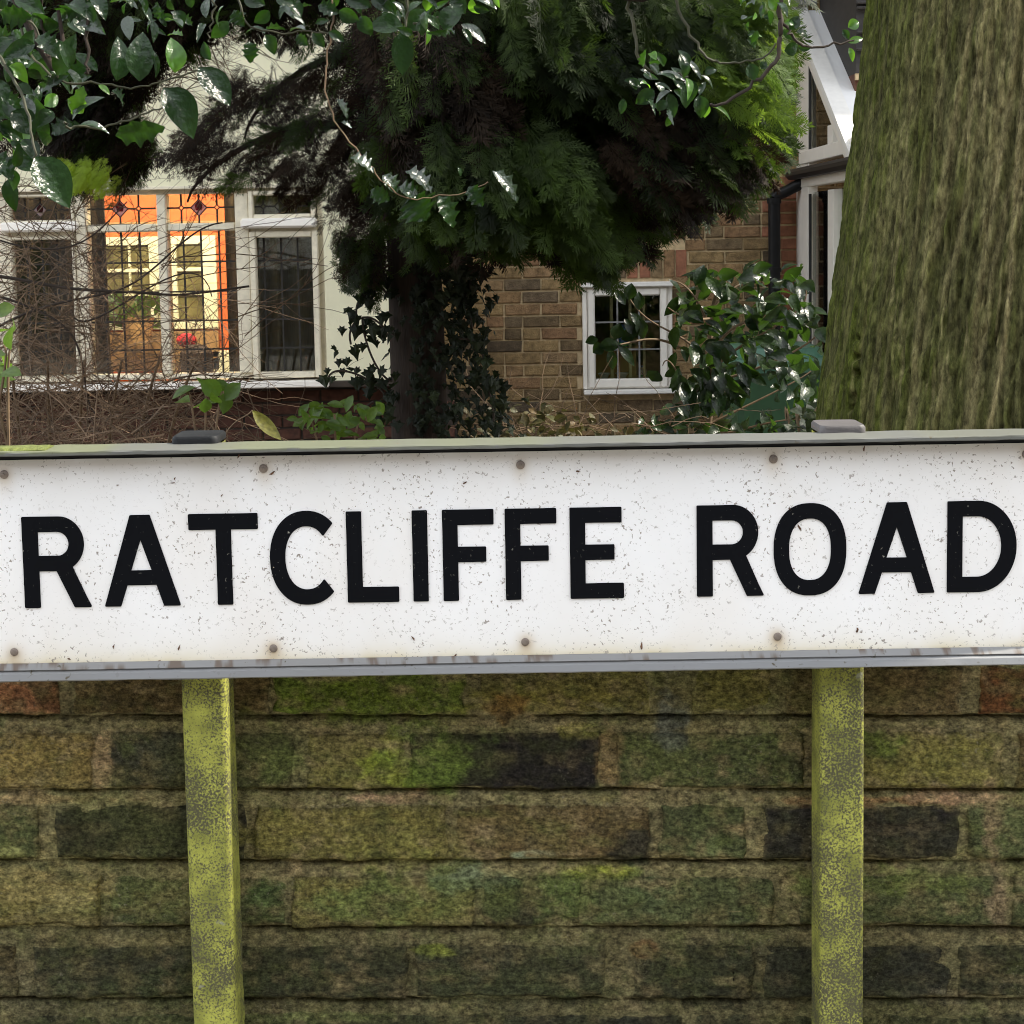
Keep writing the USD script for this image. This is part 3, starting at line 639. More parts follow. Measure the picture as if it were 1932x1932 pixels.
def brick_mesh(x0, x1, z0, z1, y, rg, dy=0.012):
    """One house brick's face, its edges worn."""
    j = rg.uniform(-0.0025, 0.0025, 8)
    e = 0.006
    yo = y - rg.uniform(0.0, 0.003)
    o = np.array([[x0 + j[0], y + dy, z0 + j[1]], [x1 + j[2], y + dy, z0 + j[3]], [x1 + j[4], y + dy, z1 + j[5]], [x0 + j[6], y + dy, z1 + j[7]]])
    a = o.copy(); a[:, 1] = y + 0.0025
    b = a.copy(); b[:, 1] = yo
    b[[0, 3], 0] += e; b[[1, 2], 0] -= e; b[[0, 1], 2] += e; b[[2, 3], 2] -= e
    v = np.vstack([o, a, b])
    f = [[8, 9, 10, 11]]
    for base in (0, 4):
        for k in range(4):
            q, r = base + k, base + (k + 1) % 4
            f.append([q, r, r + 4, q + 4])
    return v, np.array(f)

# brown brick wall with the small window's opening
bxl, bxr = X(800, HY), 1.73
pw = (X(1098, HY), X(1268, HY), Z(742, HY, 1185), Z(536, HY, 1185))    # small window: x0, x1, z0, z1
ym = HY + 0.008
bw = part(house, "brick_wall", cat([bx(bxl, pw[0] + 0.002, ym, ym + 0.2, -0.5, EAVES), bx(pw[1] - 0.002, 5.2, ym, ym + 0.2, -0.5, EAVES), bx(pw[0] + 0.002, pw[1] - 0.002, ym, ym + 0.2, -0.5, pw[2]), bx(pw[0] + 0.002, pw[1] - 0.002, ym, ym + 0.2, pw[3], EAVES)]), "house_mortar")
rg = np.random.default_rng(21)
zref = Z(526, HY, 1000)
rest = []
sold = (X(1092, HY), X(1292, HY), Z(526, HY, 1185), Z(468, HY, 1185))
zz = zref - 0.075 * 26
row = 0
count = 0
while zz < EAVES - 0.08:
    off = 0.1125 * (row % 2) + rg.uniform(-0.006, 0.006)
    xx = bxl - 0.3 + off
    while xx < 2.9:
        pieces = [(xx, xx + 0.215)]
        if rg.random() < 0.12: pieces = [(xx, xx + 0.1), (xx + 0.111, xx + 0.215)]
        for (a, b) in pieces:
            a0, b0 = max(a, bxl), min(b, 2.9)
            z0, z1 = zz + 0.005, zz + 0.070
            segs = [(a0, b0)]
            holes = [(pw[0] - 0.004, pw[1] + 0.004, pw[2] - 0.0, pw[3] + 0.0), (sold[0] - 0.006, sold[1] + 0.006, sold[2], sold[3] - 0.01)]
            for (hx0, hx1, hz0, hz1) in holes:
                if z1 > hz0 + 0.01 and z0 < hz1 - 0.004:
                    new = []
                    for (s, t) in segs:
                        if t <= hx0 or s >= hx1: new.append((s, t)); continue
                        if s < hx0: new.append((s, hx0))
                        if t > hx1: new.append((hx1, t))
                    segs = new
            for (s, t) in segs:
                if t - s < 0.03: continue
                msh = brick_mesh(s, t, z0, z1, HY, rg)
                qx, qy = project(np.array([[(s + t) / 2, HY, (z0 + z1) / 2]]))
                vis = 862 < qx[0] < 1512 and 330 < qy[0] < 842
                if vis and count < 285:
                    count += 1
                    part(bw, "brick", msh, "red_brick" if qx[0] > 1470 else "house_brick")
                else:
                    rest.append(msh)
        xx += 0.2255
    zz += 0.075; row += 1
part(bw, "brickwork", cat(rest), "house_brick", kind="stuff")
xx = sold[0]
while xx < sold[1] - 0.05:                                       # bricks on end over the small window
    part(bw, "lintel_brick", brick_mesh(xx, xx + 0.064, sold[2] + 0.004, sold[3] - 0.016, HY - 0.001, rg), "red_brick" if rg.random() < 0.35 else "house_brick")
    xx += 0.0745
# dark red brick plinth under the bay
PY_ = 8.02
pzt = wz0 - 0.08
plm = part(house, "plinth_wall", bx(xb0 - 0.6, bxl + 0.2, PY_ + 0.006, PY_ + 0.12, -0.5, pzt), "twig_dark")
prest = []
zz, row = pzt - 0.072, 0
while zz > -0.3:
    xx = xb0 - 0.3 + 0.1125 * (row % 2)
    while xx < bxl:
        msh = brick_mesh(xx, xx + 0.215, zz, zz + 0.065, PY_, rg)
        q = project(np.array([[xx + 0.1, PY_, zz + 0.03]]))
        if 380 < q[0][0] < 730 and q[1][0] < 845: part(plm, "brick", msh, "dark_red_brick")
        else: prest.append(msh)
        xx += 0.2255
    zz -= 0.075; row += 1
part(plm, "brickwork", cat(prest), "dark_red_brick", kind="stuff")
# shell: sides, back and roof
hx0, hx1, hy1 = xb0 - 0.7, 5.3, 13.2
part(house, "side_wall", bx(hx0, hx0 + 0.2, BY + 0.17, hy1, -0.5, EAVES), "house_mortar")
part(house, "side_wall", bx(hx1 - 0.2, hx1, HY + 0.21, hy1, -0.5, EAVES), "house_mortar")
part(house, "back_wall", bx(hx0, hx1, hy1 + 0.002, hy1 + 0.2, -0.5, EAVES), "house_mortar")
rp = Polygon([(BY - 0.4, EAVES), (hy1 + 0.5, EAVES), ((BY + hy1) / 2, EAVES + 2.6)])
part(house, "roof", prism(rp, "x", hx0 - 0.2, hx1 + 0.2), "roof_tile")

# --- the leaded bay window
def fx(a, b, d): return X(a, d), X(b, d)
win = part(house, "bay_window", cat([bx(wx0, wx1 - 0.001, BY + 0.03, BY + 0.12, wz1 - 0.028, wz1 - 0.001, 0.004), bx(X(601, BY), wx1 - 0.001, BY + 0.03, BY + 0.12, wz0, wz1 - 0.029, 0.004),
                                     bx(wx0, X(601, BY) - 0.001, BY + 0.03, BY + 0.12, wz0, wz0 + 0.03, 0.004)]), "painted_frame", label="window frame of weathered cream paint")
part(win, "head_drip", bx(wx0, X(560, BY), BY - 0.012, BY + 0.028, wz1 - 0.004, wz1 + 0.016, 0.004), "painted_frame")
part(win, "sill", bx(wx0, X(618, BY), BY - 0.05, BY + 0.10, Z(731, BY, 500), Z(718, BY, 500), 0.006), "white_plastic")
zt1, zt0 = Z(422, BY), Z(437, BY)         # transom over the fixed lights
ym0, ym1 = BY + 0.012, BY + 0.115
for (a, b) in ((-6, 20), (145, 166), (300, 317), (447, 473)):
    part(win, "mullion", bx(*fx(a, b, BY), ym0, ym1, wz0 + 0.031, wz1 - 0.029, 0.005), "painted_frame")
part(win, "transom", bx(*fx(166.4, 299.6, BY), ym0 + 0.012, ym1, zt0, zt1, 0.008), "painted_frame")
part(win, "transom", bx(*fx(317.4, 446.6, BY), ym0 + 0.012, ym1, zt0, zt1, 0.008), "painted_frame")
part(win, "transom", bx(*fx(20.4, 144.6, BY), ym0 + 0.012, ym1, Z(447, BY), Z(432, BY), 0.008), "painted_frame")
part(win, "transom", bx(*fx(473.4, 600.6, BY), ym0 + 0.012, ym1, Z(447, BY), Z(432, BY), 0.008), "painted_frame")
part(win, "drip_moulding", bx(*fx(8, 153, BY), BY - 0.028, ym0 + 0.02, Z(434, BY), Z(415, BY), 0.012), "white_plastic", label="white drip moulding, flaking")
part(win, "drip_moulding", bx(*fx(459, 602, BY), BY - 0.028, ym0 + 0.02, Z(434, BY), Z(415, BY), 0.012), "white_plastic")

def frame_boxes(x0, x1, z0, z1, w, y0, y1, c=0.006, wb=None):
    wb = wb or w
    return cat([bx(x0, x0 + w, y0, y1, z0, z1, c), bx(x1 - w, x1, y0, y1, z0, z1, c), bx(x0 + w + .0005, x1 - w - .0005, y0 + 0.001, y1, z1 - w, z1, c), bx(x0 + w + .0005, x1 - w - .0005, y0 + 0.001, y1, z0, z0 + wb, c)])
KB = BY / F
for (a, b, t0, b0, w) in ((473, 600, 363, 417, 9), (473, 603, 440, 718, 12), (20, 145, 363, 417, 5), (20, 145, 443, 718, 6)):
    part(win, "casement", frame_boxes(X(a, BY) + 0.001, X(b, BY) - 0.001, Z(b0, BY) + 0.001, Z(t0, BY), w * KB, BY - 0.002, BY + 0.05), "painted_frame")
def bar(p, q, y, w=0.010, t=0.006):
    p, q = np.array(p), np.array(q); d = unit(q - p); n = np.array([-d[1], d[0]]) * w / 2
    pts = [p + n, p - n, q - n, q + n]
    v = np.array([[a[0], yy, a[1]] for yy in (y, y + t) for a in pts])
    return v, np.array([[0, 1, 2, 3], [7, 6, 5, 4], [0, 4, 5, 1], [1, 5, 6, 2], [2, 6, 7, 3], [3, 7, 4, 0]])
yg = BY + 0.055
def w2(px, py): return np.array([X(px, yg), Z(py, yg)])
def leads(vs, hs, x0, x1, y0, y1):
    L = [bar(w2(a, y0), w2(a, y1), yg - 0.004) for a in vs] + [bar(w2(x0, h), w2(x1, h), yg - 0.003) for h in hs]
    return cat(L)
def upper_leads(vs, dia, x0, x1, y0, y1):
    mid = 393; L = []
    xsn = sorted([(x, r) for x, r in vs])
    cur = x0
    for x, r in xsn:
        L += [bar(w2(cur, mid), w2(x - r, mid), yg - 0.003), bar(w2(x, y0), w2(x, mid - r * 1.05), yg - 0.004), bar(w2(x, mid + r * 1.05), w2(x, y1), yg - 0.004)]
        d = [(x - r, mid), (x, mid - r * 1.05), (x + r, mid), (x, mid + r * 1.05)]
        L += [bar(w2(*d[k]), w2(*d[(k + 1) % 4]), yg - 0.0035, 0.006) for k in range(4)]
        cur = x + r
    L.append(bar(w2(cur, mid), w2(x1, mid), yg - 0.003))
    return cat(L)
PANES = [(166, 300, 365, 422, "u", [(233, 15), (268, 5)]), (317, 447, 365, 422, "u", [(348, 5), (381, 15), (415, 5)]), (166, 300, 437, 708, "l", [199, 233, 268]), (317, 447, 437, 708, "l", [350, 383, 417]),
         (482, 591, 372, 417, "u", [(502, 5), (532, 9), (563, 5)]), (485, 591, 450, 706, "l", [501, 533, 564]), (25, 140, 368, 417, "u", [(55, 5), (83, 13), (112, 5)]), (26, 139, 449, 708, "l", [55, 84, 112])]
for (a, b, t0, b0, kind, vs) in PANES:
    pn = part(win, "pane", bx(*fx(a - 2, b + 2, yg), yg, yg + 0.004, Z(b0 + 2, yg), Z(t0 - 2, yg)), "pane_glass")
    if kind == "l": part(win, "leading", leads(vs, [495, 551, 606, 660], a, b, t0, b0), "lead_came")
    else:
        part(win, "leading", upper_leads(vs, None, a, b, t0, b0), "lead_came")
        for x, r in vs:
            if r > 10:
                g = prism(Polygon([w2(x - r + 1, 393), w2(x, 393 - r), w2(x + r - 1, 393), w2(x, 393 + r)]), "y", yg - 0.0025, yg - 0.0005)
                part(win, "coloured_pane", g, "pink_glass")
                g = prism(Polygon([w2(x - r * .5, 393 - r * .32), w2(x, 393 - r * .9), w2(x + r * .5, 393 - r * .32), w2(x + r * .35, 393 + r * .32), w2(x - r * .35, 393 + r * .32)]), "y", yg - 0.0045, yg - 0.0028)
                part(win, "coloured_pane", g, "red_glass", label="dark red glass centre of a lozenge")

# --- the room behind it
RY = 10.6
rx0, rx1 = X(-330, BY) - 0.1, X(640, BY) + 0.25
rz0, rz1 = 0.02, 2.72
room = part(house, "room_wall", bx(rx0, rx1, RY, RY + 0.1, rz0, rz1), "orange_wall", label="orange painted wall inside the bay room")
part(room, "side_panel", bx(rx0 - 0.1, rx0, BY + 0.17, RY + 0.1, rz0, rz1), "room_dark")
part(room, "side_panel", bx(rx1, rx1 + 0.1, BY + 0.17, RY + 0.1, rz0, rz1), "room_dark")
part(house, "room_ceiling", bx(rx0, rx1, BY + 0.17, RY - 0.001, rz1, rz1 + 0.1), "ceiling_paint")
part(house, "room_floor", bx(rx0, rx1, BY + 0.17, RY - 0.001, rz0 - 0.1, rz0), "floor_board")
iy = RY - 0.06
def i2(px, py): return X(px, iy), Z(py, iy)
def irect(a, b, t0, b0, d=0.06, y=None):
    y = y or iy
    return bx(X(a, y), X(b, y), y, y + d - 0.001, Z(b0, y), Z(t0, y), 0.004)
iw = part(house, "inner_window", cat([irect(120, 410, 446, 462), irect(283, 335, 462.3, 608), irect(384, 410, 462.3, 608), irect(120, 150, 462.3, 608), irect(120, 410, 608.3, 622)]), "cream_paint", label="cream sash window in the far wall of the room")
for (a, b) in ((150.3, 282.7), (335.3, 383.7)):
    part(iw, "pane", irect(a, b, 462.4, 607.6, 0.03, iy + 0.03), "olive_glass")
    part(iw, "meeting_rail", irect(a, b, 506, 513, 0.05), "cream_paint")
    part(iw, "glazing_bar", irect(a, b, 553, 558, 0.045), "cream_paint")
part(iw, "glazing_bar", cat([irect(244, 248, 462.5, 505.5, 0.045), irect(244, 248, 513.5, 552.5, 0.045)]), "cream_paint")
part(room, "picture_rail", irect(-300, 600, 418, 424, 0.05), "tan_timber")
part(room, "wall_panel", irect(150, 410, 626, 700, 0.05), "tan_timber")
part(room, "fire_surround", cat([irect(396, 438, 664, 676, 0.16), irect(398, 436, 676.3, 760, 0.12)]), "cream_paint")

lamp = thing("ceiling_lamp", "glowing pendant lamp lighting the orange room from its ceiling", "lamp", (X(300, 9.0), 9.0, 2.3))
part(lamp, "flex", tube([[X(300, 9.0), 9.0, rz1], [X(300, 9.0), 9.0, 2.42]], 0.006), "black_plastic")
g = trimesh.creation.icosphere(subdivisions=2, radius=0.11); g.apply_translation([X(300, 9.0), 9.0, 2.33])
part(lamp, "globe", arr(g), "lamp_glow", smooth=True)

def curtain(name, label, a, b, y, t0, b0, mt, folds, seed):
    n = 90; xs = np.linspace(X(a, y), X(b, y), n); s = np.linspace(0, 1, n)
    dz = y + 0.035 * np.sin(s * folds * 2 * np.pi + 1.2 * np.sin(3 * s + seed)) + 0.01 * np.sin(s * folds * 5.1 + seed)
    zt, zb_ = Z(t0, y), Z(b0, y)
    v = np.vstack([np.stack([xs, dz, np.full(n, zt)], 1), np.stack([xs, dz, np.full(n, zb_)], 1), np.stack([xs, dz + 0.006, np.full(n, zt)], 1), np.stack([xs, dz + 0.006, np.full(n, zb_)], 1)])
    f = []
    for k in range(n - 1): f += [[k, k + n, k + n + 1, k + 1], [k + 2 * n, k + 2 * n + 1, k + 3 * n + 1, k + 3 * n]]
    f += [[0, 2 * n, 3 * n, n], [n - 1, 2 * n - 1, 4 * n - 1, 3 * n - 1]]
    return top(name, (v, np.array(f)), mt, label=label, category="curtain", smooth=True)
curtain("curtain", "grey-green curtain drawn behind the right-hand casement of the leaded window", 468, 650, 8.16, 310, 790, "curtain_cloth", 5, 1)
curtain("curtain", "dark brown curtain inside the leaded window, left of the orange wall", 120, 207, 8.22, 310, 790, "brown_curtain", 4, 2)
curtain("curtain", "narrow brown curtain hanging right of the orange wall inside", 428, 500, 8.2, 310, 790, "brown_curtain", 3, 3)
curtain("curtain", "dark brown curtain closing the far left casement behind the bare twigs", -60, 132, 8.26, 310, 790, "brown_curtain", 6, 4)

hp = thing("houseplant", "yellow-green houseplant standing before the inner window of the orange room", "plant", (X(258, 10.2), 10.2, 0.9))
pot = trimesh.creation.revolve(np.array([(0, 0), (.09, 0), (.12, .2), (.105, .2), (.1, .17), (0, .17)]), sections=20); pot.apply_translation([X(258, 10.2), 10.2, Z(650, 10.2)]); part(hp, "pot", arr(pot), "tan_timber", smooth=40)
plant_spots = []

def armchair():
    y = 9.4
    c = thing("armchair", "dark brown armchair with its back just above the window sill", "armchair", (X(372, y), y, rz0))
    part(c, "backrest", bx(X(340, y), X(402, y), y - 0.12, y, 0.3, Z(650, y), 0.06), "brown_cloth")
    part(c, "seat", bx(X(340, y), X(402, y), y + 0.002, y + 0.5, 0.25, 0.45, 0.05), "brown_cloth")
    for xx in (X(343, y), X(399, y)):
        for yy in (y - 0.08, y + 0.45): part(c, "leg", tube([[xx, yy, rz0], [xx, yy, 0.3]], 0.02), "tan_timber")
    q = P(352, 642, y - 0.02)
    s = trimesh.creation.icosphere(subdivisions=2, radius=1.0); s.apply_scale([0.07, 0.05, 0.05]); s.apply_translation(q)
    top("cushion", arr(s), "red_cloth", label="small red cushion on the brown armchair inside the leaded window", category="cushion", smooth=True)
armchair()

# --- the small white window
y0 = HY - 0.012
sm = part(house, "small_window", frame_boxes(pw[0], pw[1], Z(733, y0, 1185), Z(541, y0, 1185), 9 * HY / F, y0, y0 + 0.07, 0.004), "white_plastic", label="small white window frame")
part(sm, "head_trim", bx(X(1096, y0), X(1270, y0), y0 - 0.03, y0 + 0.06, Z(541.5, y0, 1185), Z(532, y0, 1185), 0.006), "white_trim")
part(sm, "sill", bx(X(1099, y0), X(1276, y0), y0 - 0.045, y0 + 0.06, Z(743, y0, 1185), Z(734, y0, 1185), 0.006), "white_trim")
s0 = (X(1108, y0), X(1259, y0), Z(731, y0, 1185), Z(544, y0, 1185))
part(sm, "sash", frame_boxes(*s0, 14 * HY / F, y0 - 0.014, y0 + 0.04, 0.008, wb=17 * HY / F), "white_plastic")
gx0, gx1, gz0, gz1 = X(1120, y0), X(1248, y0), Z(715, y0, 1185), Z(556, y0, 1185)
part(sm, "pane", bx(gx0, gx1, y0 + 0.012, y0 + 0.018, gz0, gz1), "pane_glass")
for (a, b) in ((1163, 1166), (1204, 1207)): part(sm, "glazing_bar", bx(X(a, y0), X(b, y0), y0 + 0.004, y0 + 0.0115, gz0, gz1), "lead_grey")
for (a, b) in ((606, 609), (658, 661)): part(sm, "glazing_bar", bx(gx0, gx1, y0 + 0.0055, y0 + 0.011, Z(b, y0, 1185), Z(a, y0, 1185)), "lead_grey")
ky = 10.2
part(house, "kitchen_wall", cat([bx(pw[0] - 0.6, pw[1] + 0.6, ky, ky + 0.1, 0.0, 2.4), bx(pw[0] - 0.7, pw[0] - 0.601, HY + 0.21, ky + 0.1, 0.0, 2.4), bx(pw[1] + 0.601, pw[1] + 0.7, HY + 0.21, ky + 0.1, 0.0, 2.4), bx(pw[0] - 0.6, pw[1] + 0.6, HY + 0.21, ky, 2.401, 2.5)]), "room_dark")
sy = HY + 0.05
shelf = top("window_shelf", bx(pw[0] - 0.1, pw[1] + 0.1, HY + 0.06, HY + 0.31, gz0 - 0.05, gz0 - 0.012), "tan_timber", label="inside shelf along the bottom of the small window", category="shelf")
rack = thing("shelf_rack", "pale wooden rack with uprights standing behind the small window", "rack", (X(1165, sy), sy, gz0))
for (a, b) in ((1151, 1157), (1186, 1192), (1213, 1218)):
    part(rack, "upright", bx(X(a, sy), X(b, sy), sy + 0.03, sy + 0.05, gz0 - 0.011, gz1 + 0.2, 0.002), "pale_timber")
part(rack, "shelf_board", bx(X(1135, sy), X(1230, sy), sy + 0.051, sy + 0.2, Z(660, sy, 1185), Z(656, sy, 1185), 0.002), "tan_timber")
part(rack, "back_board", bx(X(1120, sy), X(1205, sy), sy + 0.22, sy + 0.24, gz0 - 0.01, Z(664, sy, 1185), 0.002), "tan_timber")
def bottle(px, py0, py1, w, body, cap, label, lid_mat=None):
    y = sy + 0.12; x = X(px, y); z0, z1 = Z(py1, y, 1185), Z(py0, y, 1185); r = w * y / F / 2
    b = thing("bottle", label, "bottle", (x, y, z0), group=None)
    h = z1 - z0
    prof = np.array([(0.0, 0.0), (r * .92, 0.0), (r, 0.02 * h), (r, 0.62 * h), (r * 0.5, 0.78 * h), (r * 0.42, 0.86 * h), (0.0, 0.86 * h)])
    tm = trimesh.creation.revolve(prof, sections=20); tm.apply_translation([x, y, z0]); part(b, "body", arr(tm), body, smooth=40)
    tm = trimesh.creation.revolve(np.array([(0.0, 0.861 * h), (r * .5, 0.861 * h), (r * .5, h), (0.0, h)]), sections=16); tm.apply_translation([x, y, z0]); part(b, "cap", arr(tm), cap, smooth=40)
    tm = trimesh.creation.revolve(np.array([(r * 1.01, 0.10 * h), (r * 1.02, 0.11 * h), (r * 1.02, 0.24 * h), (r * 1.01, 0.25 * h)]), sections=20); tm.apply_translation([x, y, z0]); part(b, "paper_label", arr(tm), "green_plastic", smooth=40)
bottle(1176, 612, 656, 30, "blue_plastic", "blue_plastic", "blue bottle with a green band on the rack's board behind the small window")
bottle(1212, 690, 713, 14, "white_item", "blue_plastic", "small white bottle at the bottom of the small window")
for k, (a, r, lab) in enumerate(((1138, 12, "pale bowl at the left end of the small window's shelf"), (1172, 13, "white bowl in the middle of the small window's shelf"))):
    y = HY + 0.13; tm = trimesh.creation.revolve(np.array([(0.0, 0.0), (0.018, 0.0), (r * y / F, 0.034), (r * y / F - 0.004, 0.036), (0.015, 0.006), (0.0, 0.005)]), sections=22)
    tm.apply_translation([X(a, y), y, gz0 - 0.0115]); top("bowl", arr(tm), "white_item", label=lab, category="bowl", smooth=40)

# --- drainpipe
dy = HY - 0.06
dx = X(1461, dy)
dp = part(house, "drainpipe", tube([[dx, dy, -0.3], [dx, dy, Z(382, dy, 1461)]], 0.036, 14), "black_gutter", smooth=50)
for py in (505, 690): part(dp, "pipe_collar", tube([[dx, dy, Z(py + 8, dy, 1461)], [dx, dy, Z(py, dy, 1461)]], 0.042, 14), "black_gutter", smooth=50)
PXX = 1.74
sw = smooth_path([[dx, dy, Z(384, dy, 1461)], [dx + 0.004, dy - 0.002, Z(371, dy, 1463)], [X(1478, dy), dy - 0.02, Z(363, dy, 1480)], [X(1502, dy), dy - 0.06, Z(350, dy, 1502)], [X(1513, dy), dy - 0.08, Z(343, dy, 1510)], [X(1515, dy), dy - 0.09, Z(325, dy, 1515)]], 5)
part(dp, "swan_neck", tube(sw, 0.034, 12), "black_gutter", smooth=50)
part(dp, "pipe_collar", tube([[dx, dy, Z(384, dy, 1461)], [dx, dy, Z(374, dy, 1461)]], 0.043, 14), "black_gutter", smooth=50)

# --- lean-to glazed porch: its side stands in the plane x = 1.74, running towards the street
def Q(px, py, X0=PXX):
    p = PXp(px, py, X0); return p[1], p[2]
yf = 6.75                                       # front of the porch
zc0, zc1 = Q(1506, 312)[1], Q(1506, 288)[1]      # the beam under the gable
slope = None
ya, za = Q(1516, 62); yb, zb2 = Q(1600, 273)
slope = (za - zb2) / (ya - yb)
def roof_z(y): return zb2 + slope * (y - yb)
w = 0.055
porch = part(house, "porch", bx(PXX, PXX + w, HY - 0.33, HY + 0.005, -0.3, zc0 - 0.001, 0.004), "white_plastic", label="white plastic frame of the lean-to porch")
for x0_ in (PXX, PXX + 2.2): part(porch, "post", bx(x0_, x0_ + w, yf, yf + 0.1, -0.3, zc0 - 0.11, 0.004), "white_plastic")
def slab(poly, x0, x1): return prism(Polygon(poly), "x", x0, x1)
part(porch, "corner_panel", slab([(HY - 0.33, zc1 + 0.001), (HY, zc1 + 0.001), (HY, roof_z(HY) - 0.086), (HY - 0.33, roof_z(HY - 0.33) - 0.086)], PXX, PXX + w), "white_plastic")
part(porch, "beam", bx(PXX - 0.008, PXX + w + .004, yf - 0.01, HY - 0.101, zc0, zc1, 0.004), "white_plastic")
part(porch, "rafter", slab([(yf - 0.05, roof_z(yf - 0.05)), (HY, roof_z(HY)), (HY, roof_z(HY) - 0.085), (yf - 0.05, roof_z(yf - 0.05) - 0.085)], PXX - 0.012, PXX + w), "white_plastic")
part(porch, "barge_cap", slab([(yf - 0.08, roof_z(yf - 0.08) + 0.001), (HY, roof_z(HY) + 0.001), (HY, roof_z(HY) + 0.05), (yf - 0.08, roof_z(yf - 0.08) + 0.05)], PXX - 0.03, PXX + 0.06), "white_trim")
part(porch, "rafter", slab([(yf - 0.05, roof_z(yf - 0.05)), (HY, roof_z(HY)), (HY, roof_z(HY) - 0.085), (yf - 0.05, roof_z(yf - 0.05) - 0.085)], PXX + 2.2, PXX + 2.2 + w), "white_plastic")
for k in range(3):
    x0 = PXX + 0.061 + k * 0.735
    part(porch, "roof_panel", slab([(yf - 0.08, roof_z(yf - 0.08) + 0.004), (HY - 0.001, roof_z(HY) + 0.004), (HY - 0.001, roof_z(HY) + 0.026), (yf - 0.08, roof_z(yf - 0.08) + 0.026)], x0, x0 + 0.72), "roof_panel")
ym_a, ym_b = Q(1572, 270)[0], Q(1562, 270)[0]
part(porch, "mullion", bx(PXX - 0.003, PXX + w - .003, ym_a, ym_b, zc1 + 0.001, roof_z(ym_a) - 0.087, 0.003), "white_plastic")
part(porch, "mullion", bx(PXX - 0.003, PXX + w - .003, ym_a - 0.02, ym_b - 0.01, -0.3, zc0 - 0.17, 0.003), "white_plastic")
part(porch, "top_rail", bx(PXX - 0.006, PXX + w + 0.002, yf + 0.101, HY - 0.101, Q(1512, 354)[1], Q(1512, 336)[1], 0.004), "white_plastic")
part(porch, "beam", bx(PXX + w, PXX + 2.2, yf, yf + 0.09, zc0 - 0.1, zc1, 0.004), "white_plastic")
for k in (0.55, 1.1, 1.65): part(porch, "mullion", bx(PXX + k, PXX + k + w, yf + 0.01, yf + 0.08, -0.3, zc0 - 0.101, 0.004), "white_plastic")
part(porch, "pane", bx(PXX + 0.02, PXX + 0.026, yf + 0.101, HY - 0.371, -0.2, zc0 - 0.17), "pane_glass")
part(porch, "pane", slab([(yf + 0.35, zc1 + 0.001), (HY - 0.331, zc1 + 0.001), (HY - 0.331, roof_z(HY - 0.331) - 0.087), (yf + 0.35, roof_z(yf + 0.35) - 0.087)], PXX + 0.02, PXX + 0.026), "pane_glass")
part(porch, "pane", bx(PXX + w, PXX + 2.2, yf + 0.04, yf + 0.046, -0.2, zc0 - 0.102), "pane_glass")
part(porch, "gasket", cat([bx(PXX + 0.002, PXX + 0.012, HY - 0.37, HY - 0.332, -0.2, zc0 - 0.18), bx(PXX + 0.002, PXX + 0.012, HY - 0.36, HY - 0.332, zc1 + 0.002, roof_z(HY - 0.36) - 0.10)]), "rubber")
part(porch, "inner_wall", bx(PXX + 0.5, PXX + 2.2, HY - 0.02, HY - 0.004, -0.3, roof_z(HY) - 0.05), "red_brown_wall")
part(porch, "blind", bx(PXX + 0.034, PXX + 0.04, ym_b, HY - 0.375, -0.2, zc0 - 0.172), "grey_blind")
gt = part(house, "gutter", bx(PXX - 0.075, PXX + 0.03, yf - 0.1, HY - 0.02, Q(1512, 334, PXX - 0.075)[1], Q(1512, 314, PXX - 0.075)[1], 0.02), "black_gutter")
part(house, "lead_flashing", bx(PXX - 0.05, PXX + 0.12, HY - 0.03, HY - 0.004, roof_z(HY) + 0.052, roof_z(HY) + 0.24, 0.006), "lead_grey")
# dark box added over the porch roof, in place of its dark reflection
uy = 7.52
ux = X(1520, uy)
ub = part(house, "upper_bay", bx(PXX + 0.14, 5.2, uy, HY - 0.004, roof_z(uy) + 0.14, EAVES), "reflection_dark", label="dark banded box added over the porch in place of a reflection in its roof")
for py in (5, 14, 60, 92): part(ub, "moulding", bx(PXX + 0.135, 5.2, uy - 0.035, uy - 0.001, Z(py + 5, uy, 1580), Z(py, uy, 1580), 0.008), "reflection_dark")
part(ub, "lower_wall", bx(PXX + 0.14, 5.2, uy + 0.03, HY - 0.004, roof_z(uy) + 0.031, roof_z(uy) + 0.139), "red_brown_wall")
part(ub, "wall_band", bx(PXX + 0.14, 5.2, uy + 0.004, uy + 0.029, roof_z(uy) + 0.105, roof_z(uy) + 0.139), "house_mortar")

# --- wheelie bin
by0 = 6.95
bl, br = X(1388, by0), PXX - 0.09
bt = Z(690, by0, 1440)
wb = thing("wheelie_bin", "dark green wheelie bin standing beside the porch behind the glossy bush", "bin", ((bl + br) / 2, by0 + 0.3, -0.15))
cx, cy = (bl + br) / 2, by0 + 0.33
hw, hd = (br - bl) / 2, 0.32
def frust(x, y, w0, d0, w1, d1, z0, z1, c=0.03):
    pts = []
    for (w_, d_, z_) in ((w0, d0, z0), (w1, d1, z1)):
        for sx in (-1, 1):
            for sy_ in (-1, 1):
                pts += [[x + sx * w_, y + sy_ * (d_ - c), z_], [x + sx * (w_ - c), y + sy_ * d_, z_]]
    return arr(trimesh.convex.convex_hull(np.array(pts)))
part(wb, "body", frust(cx, cy, hw * .82, hd * .78, hw * .96, hd * .95, -0.08, bt - 0.04), "bin_green", smooth=40)
part(wb, "rim", frust(cx, cy, hw * 1.0, hd * 1.0, hw * 1.0, hd * 1.0, bt - 0.0395, bt - 0.006, 0.04), "bin_lid_green", smooth=40)
lidm = frust(cx, cy, hw * 1.03, hd * 1.05, hw * 0.98, hd * 0.98, bt - 0.005, bt + 0.028, 0.04)
ld = part(wb, "lid", lidm, "bin_lid_green", smooth=40)
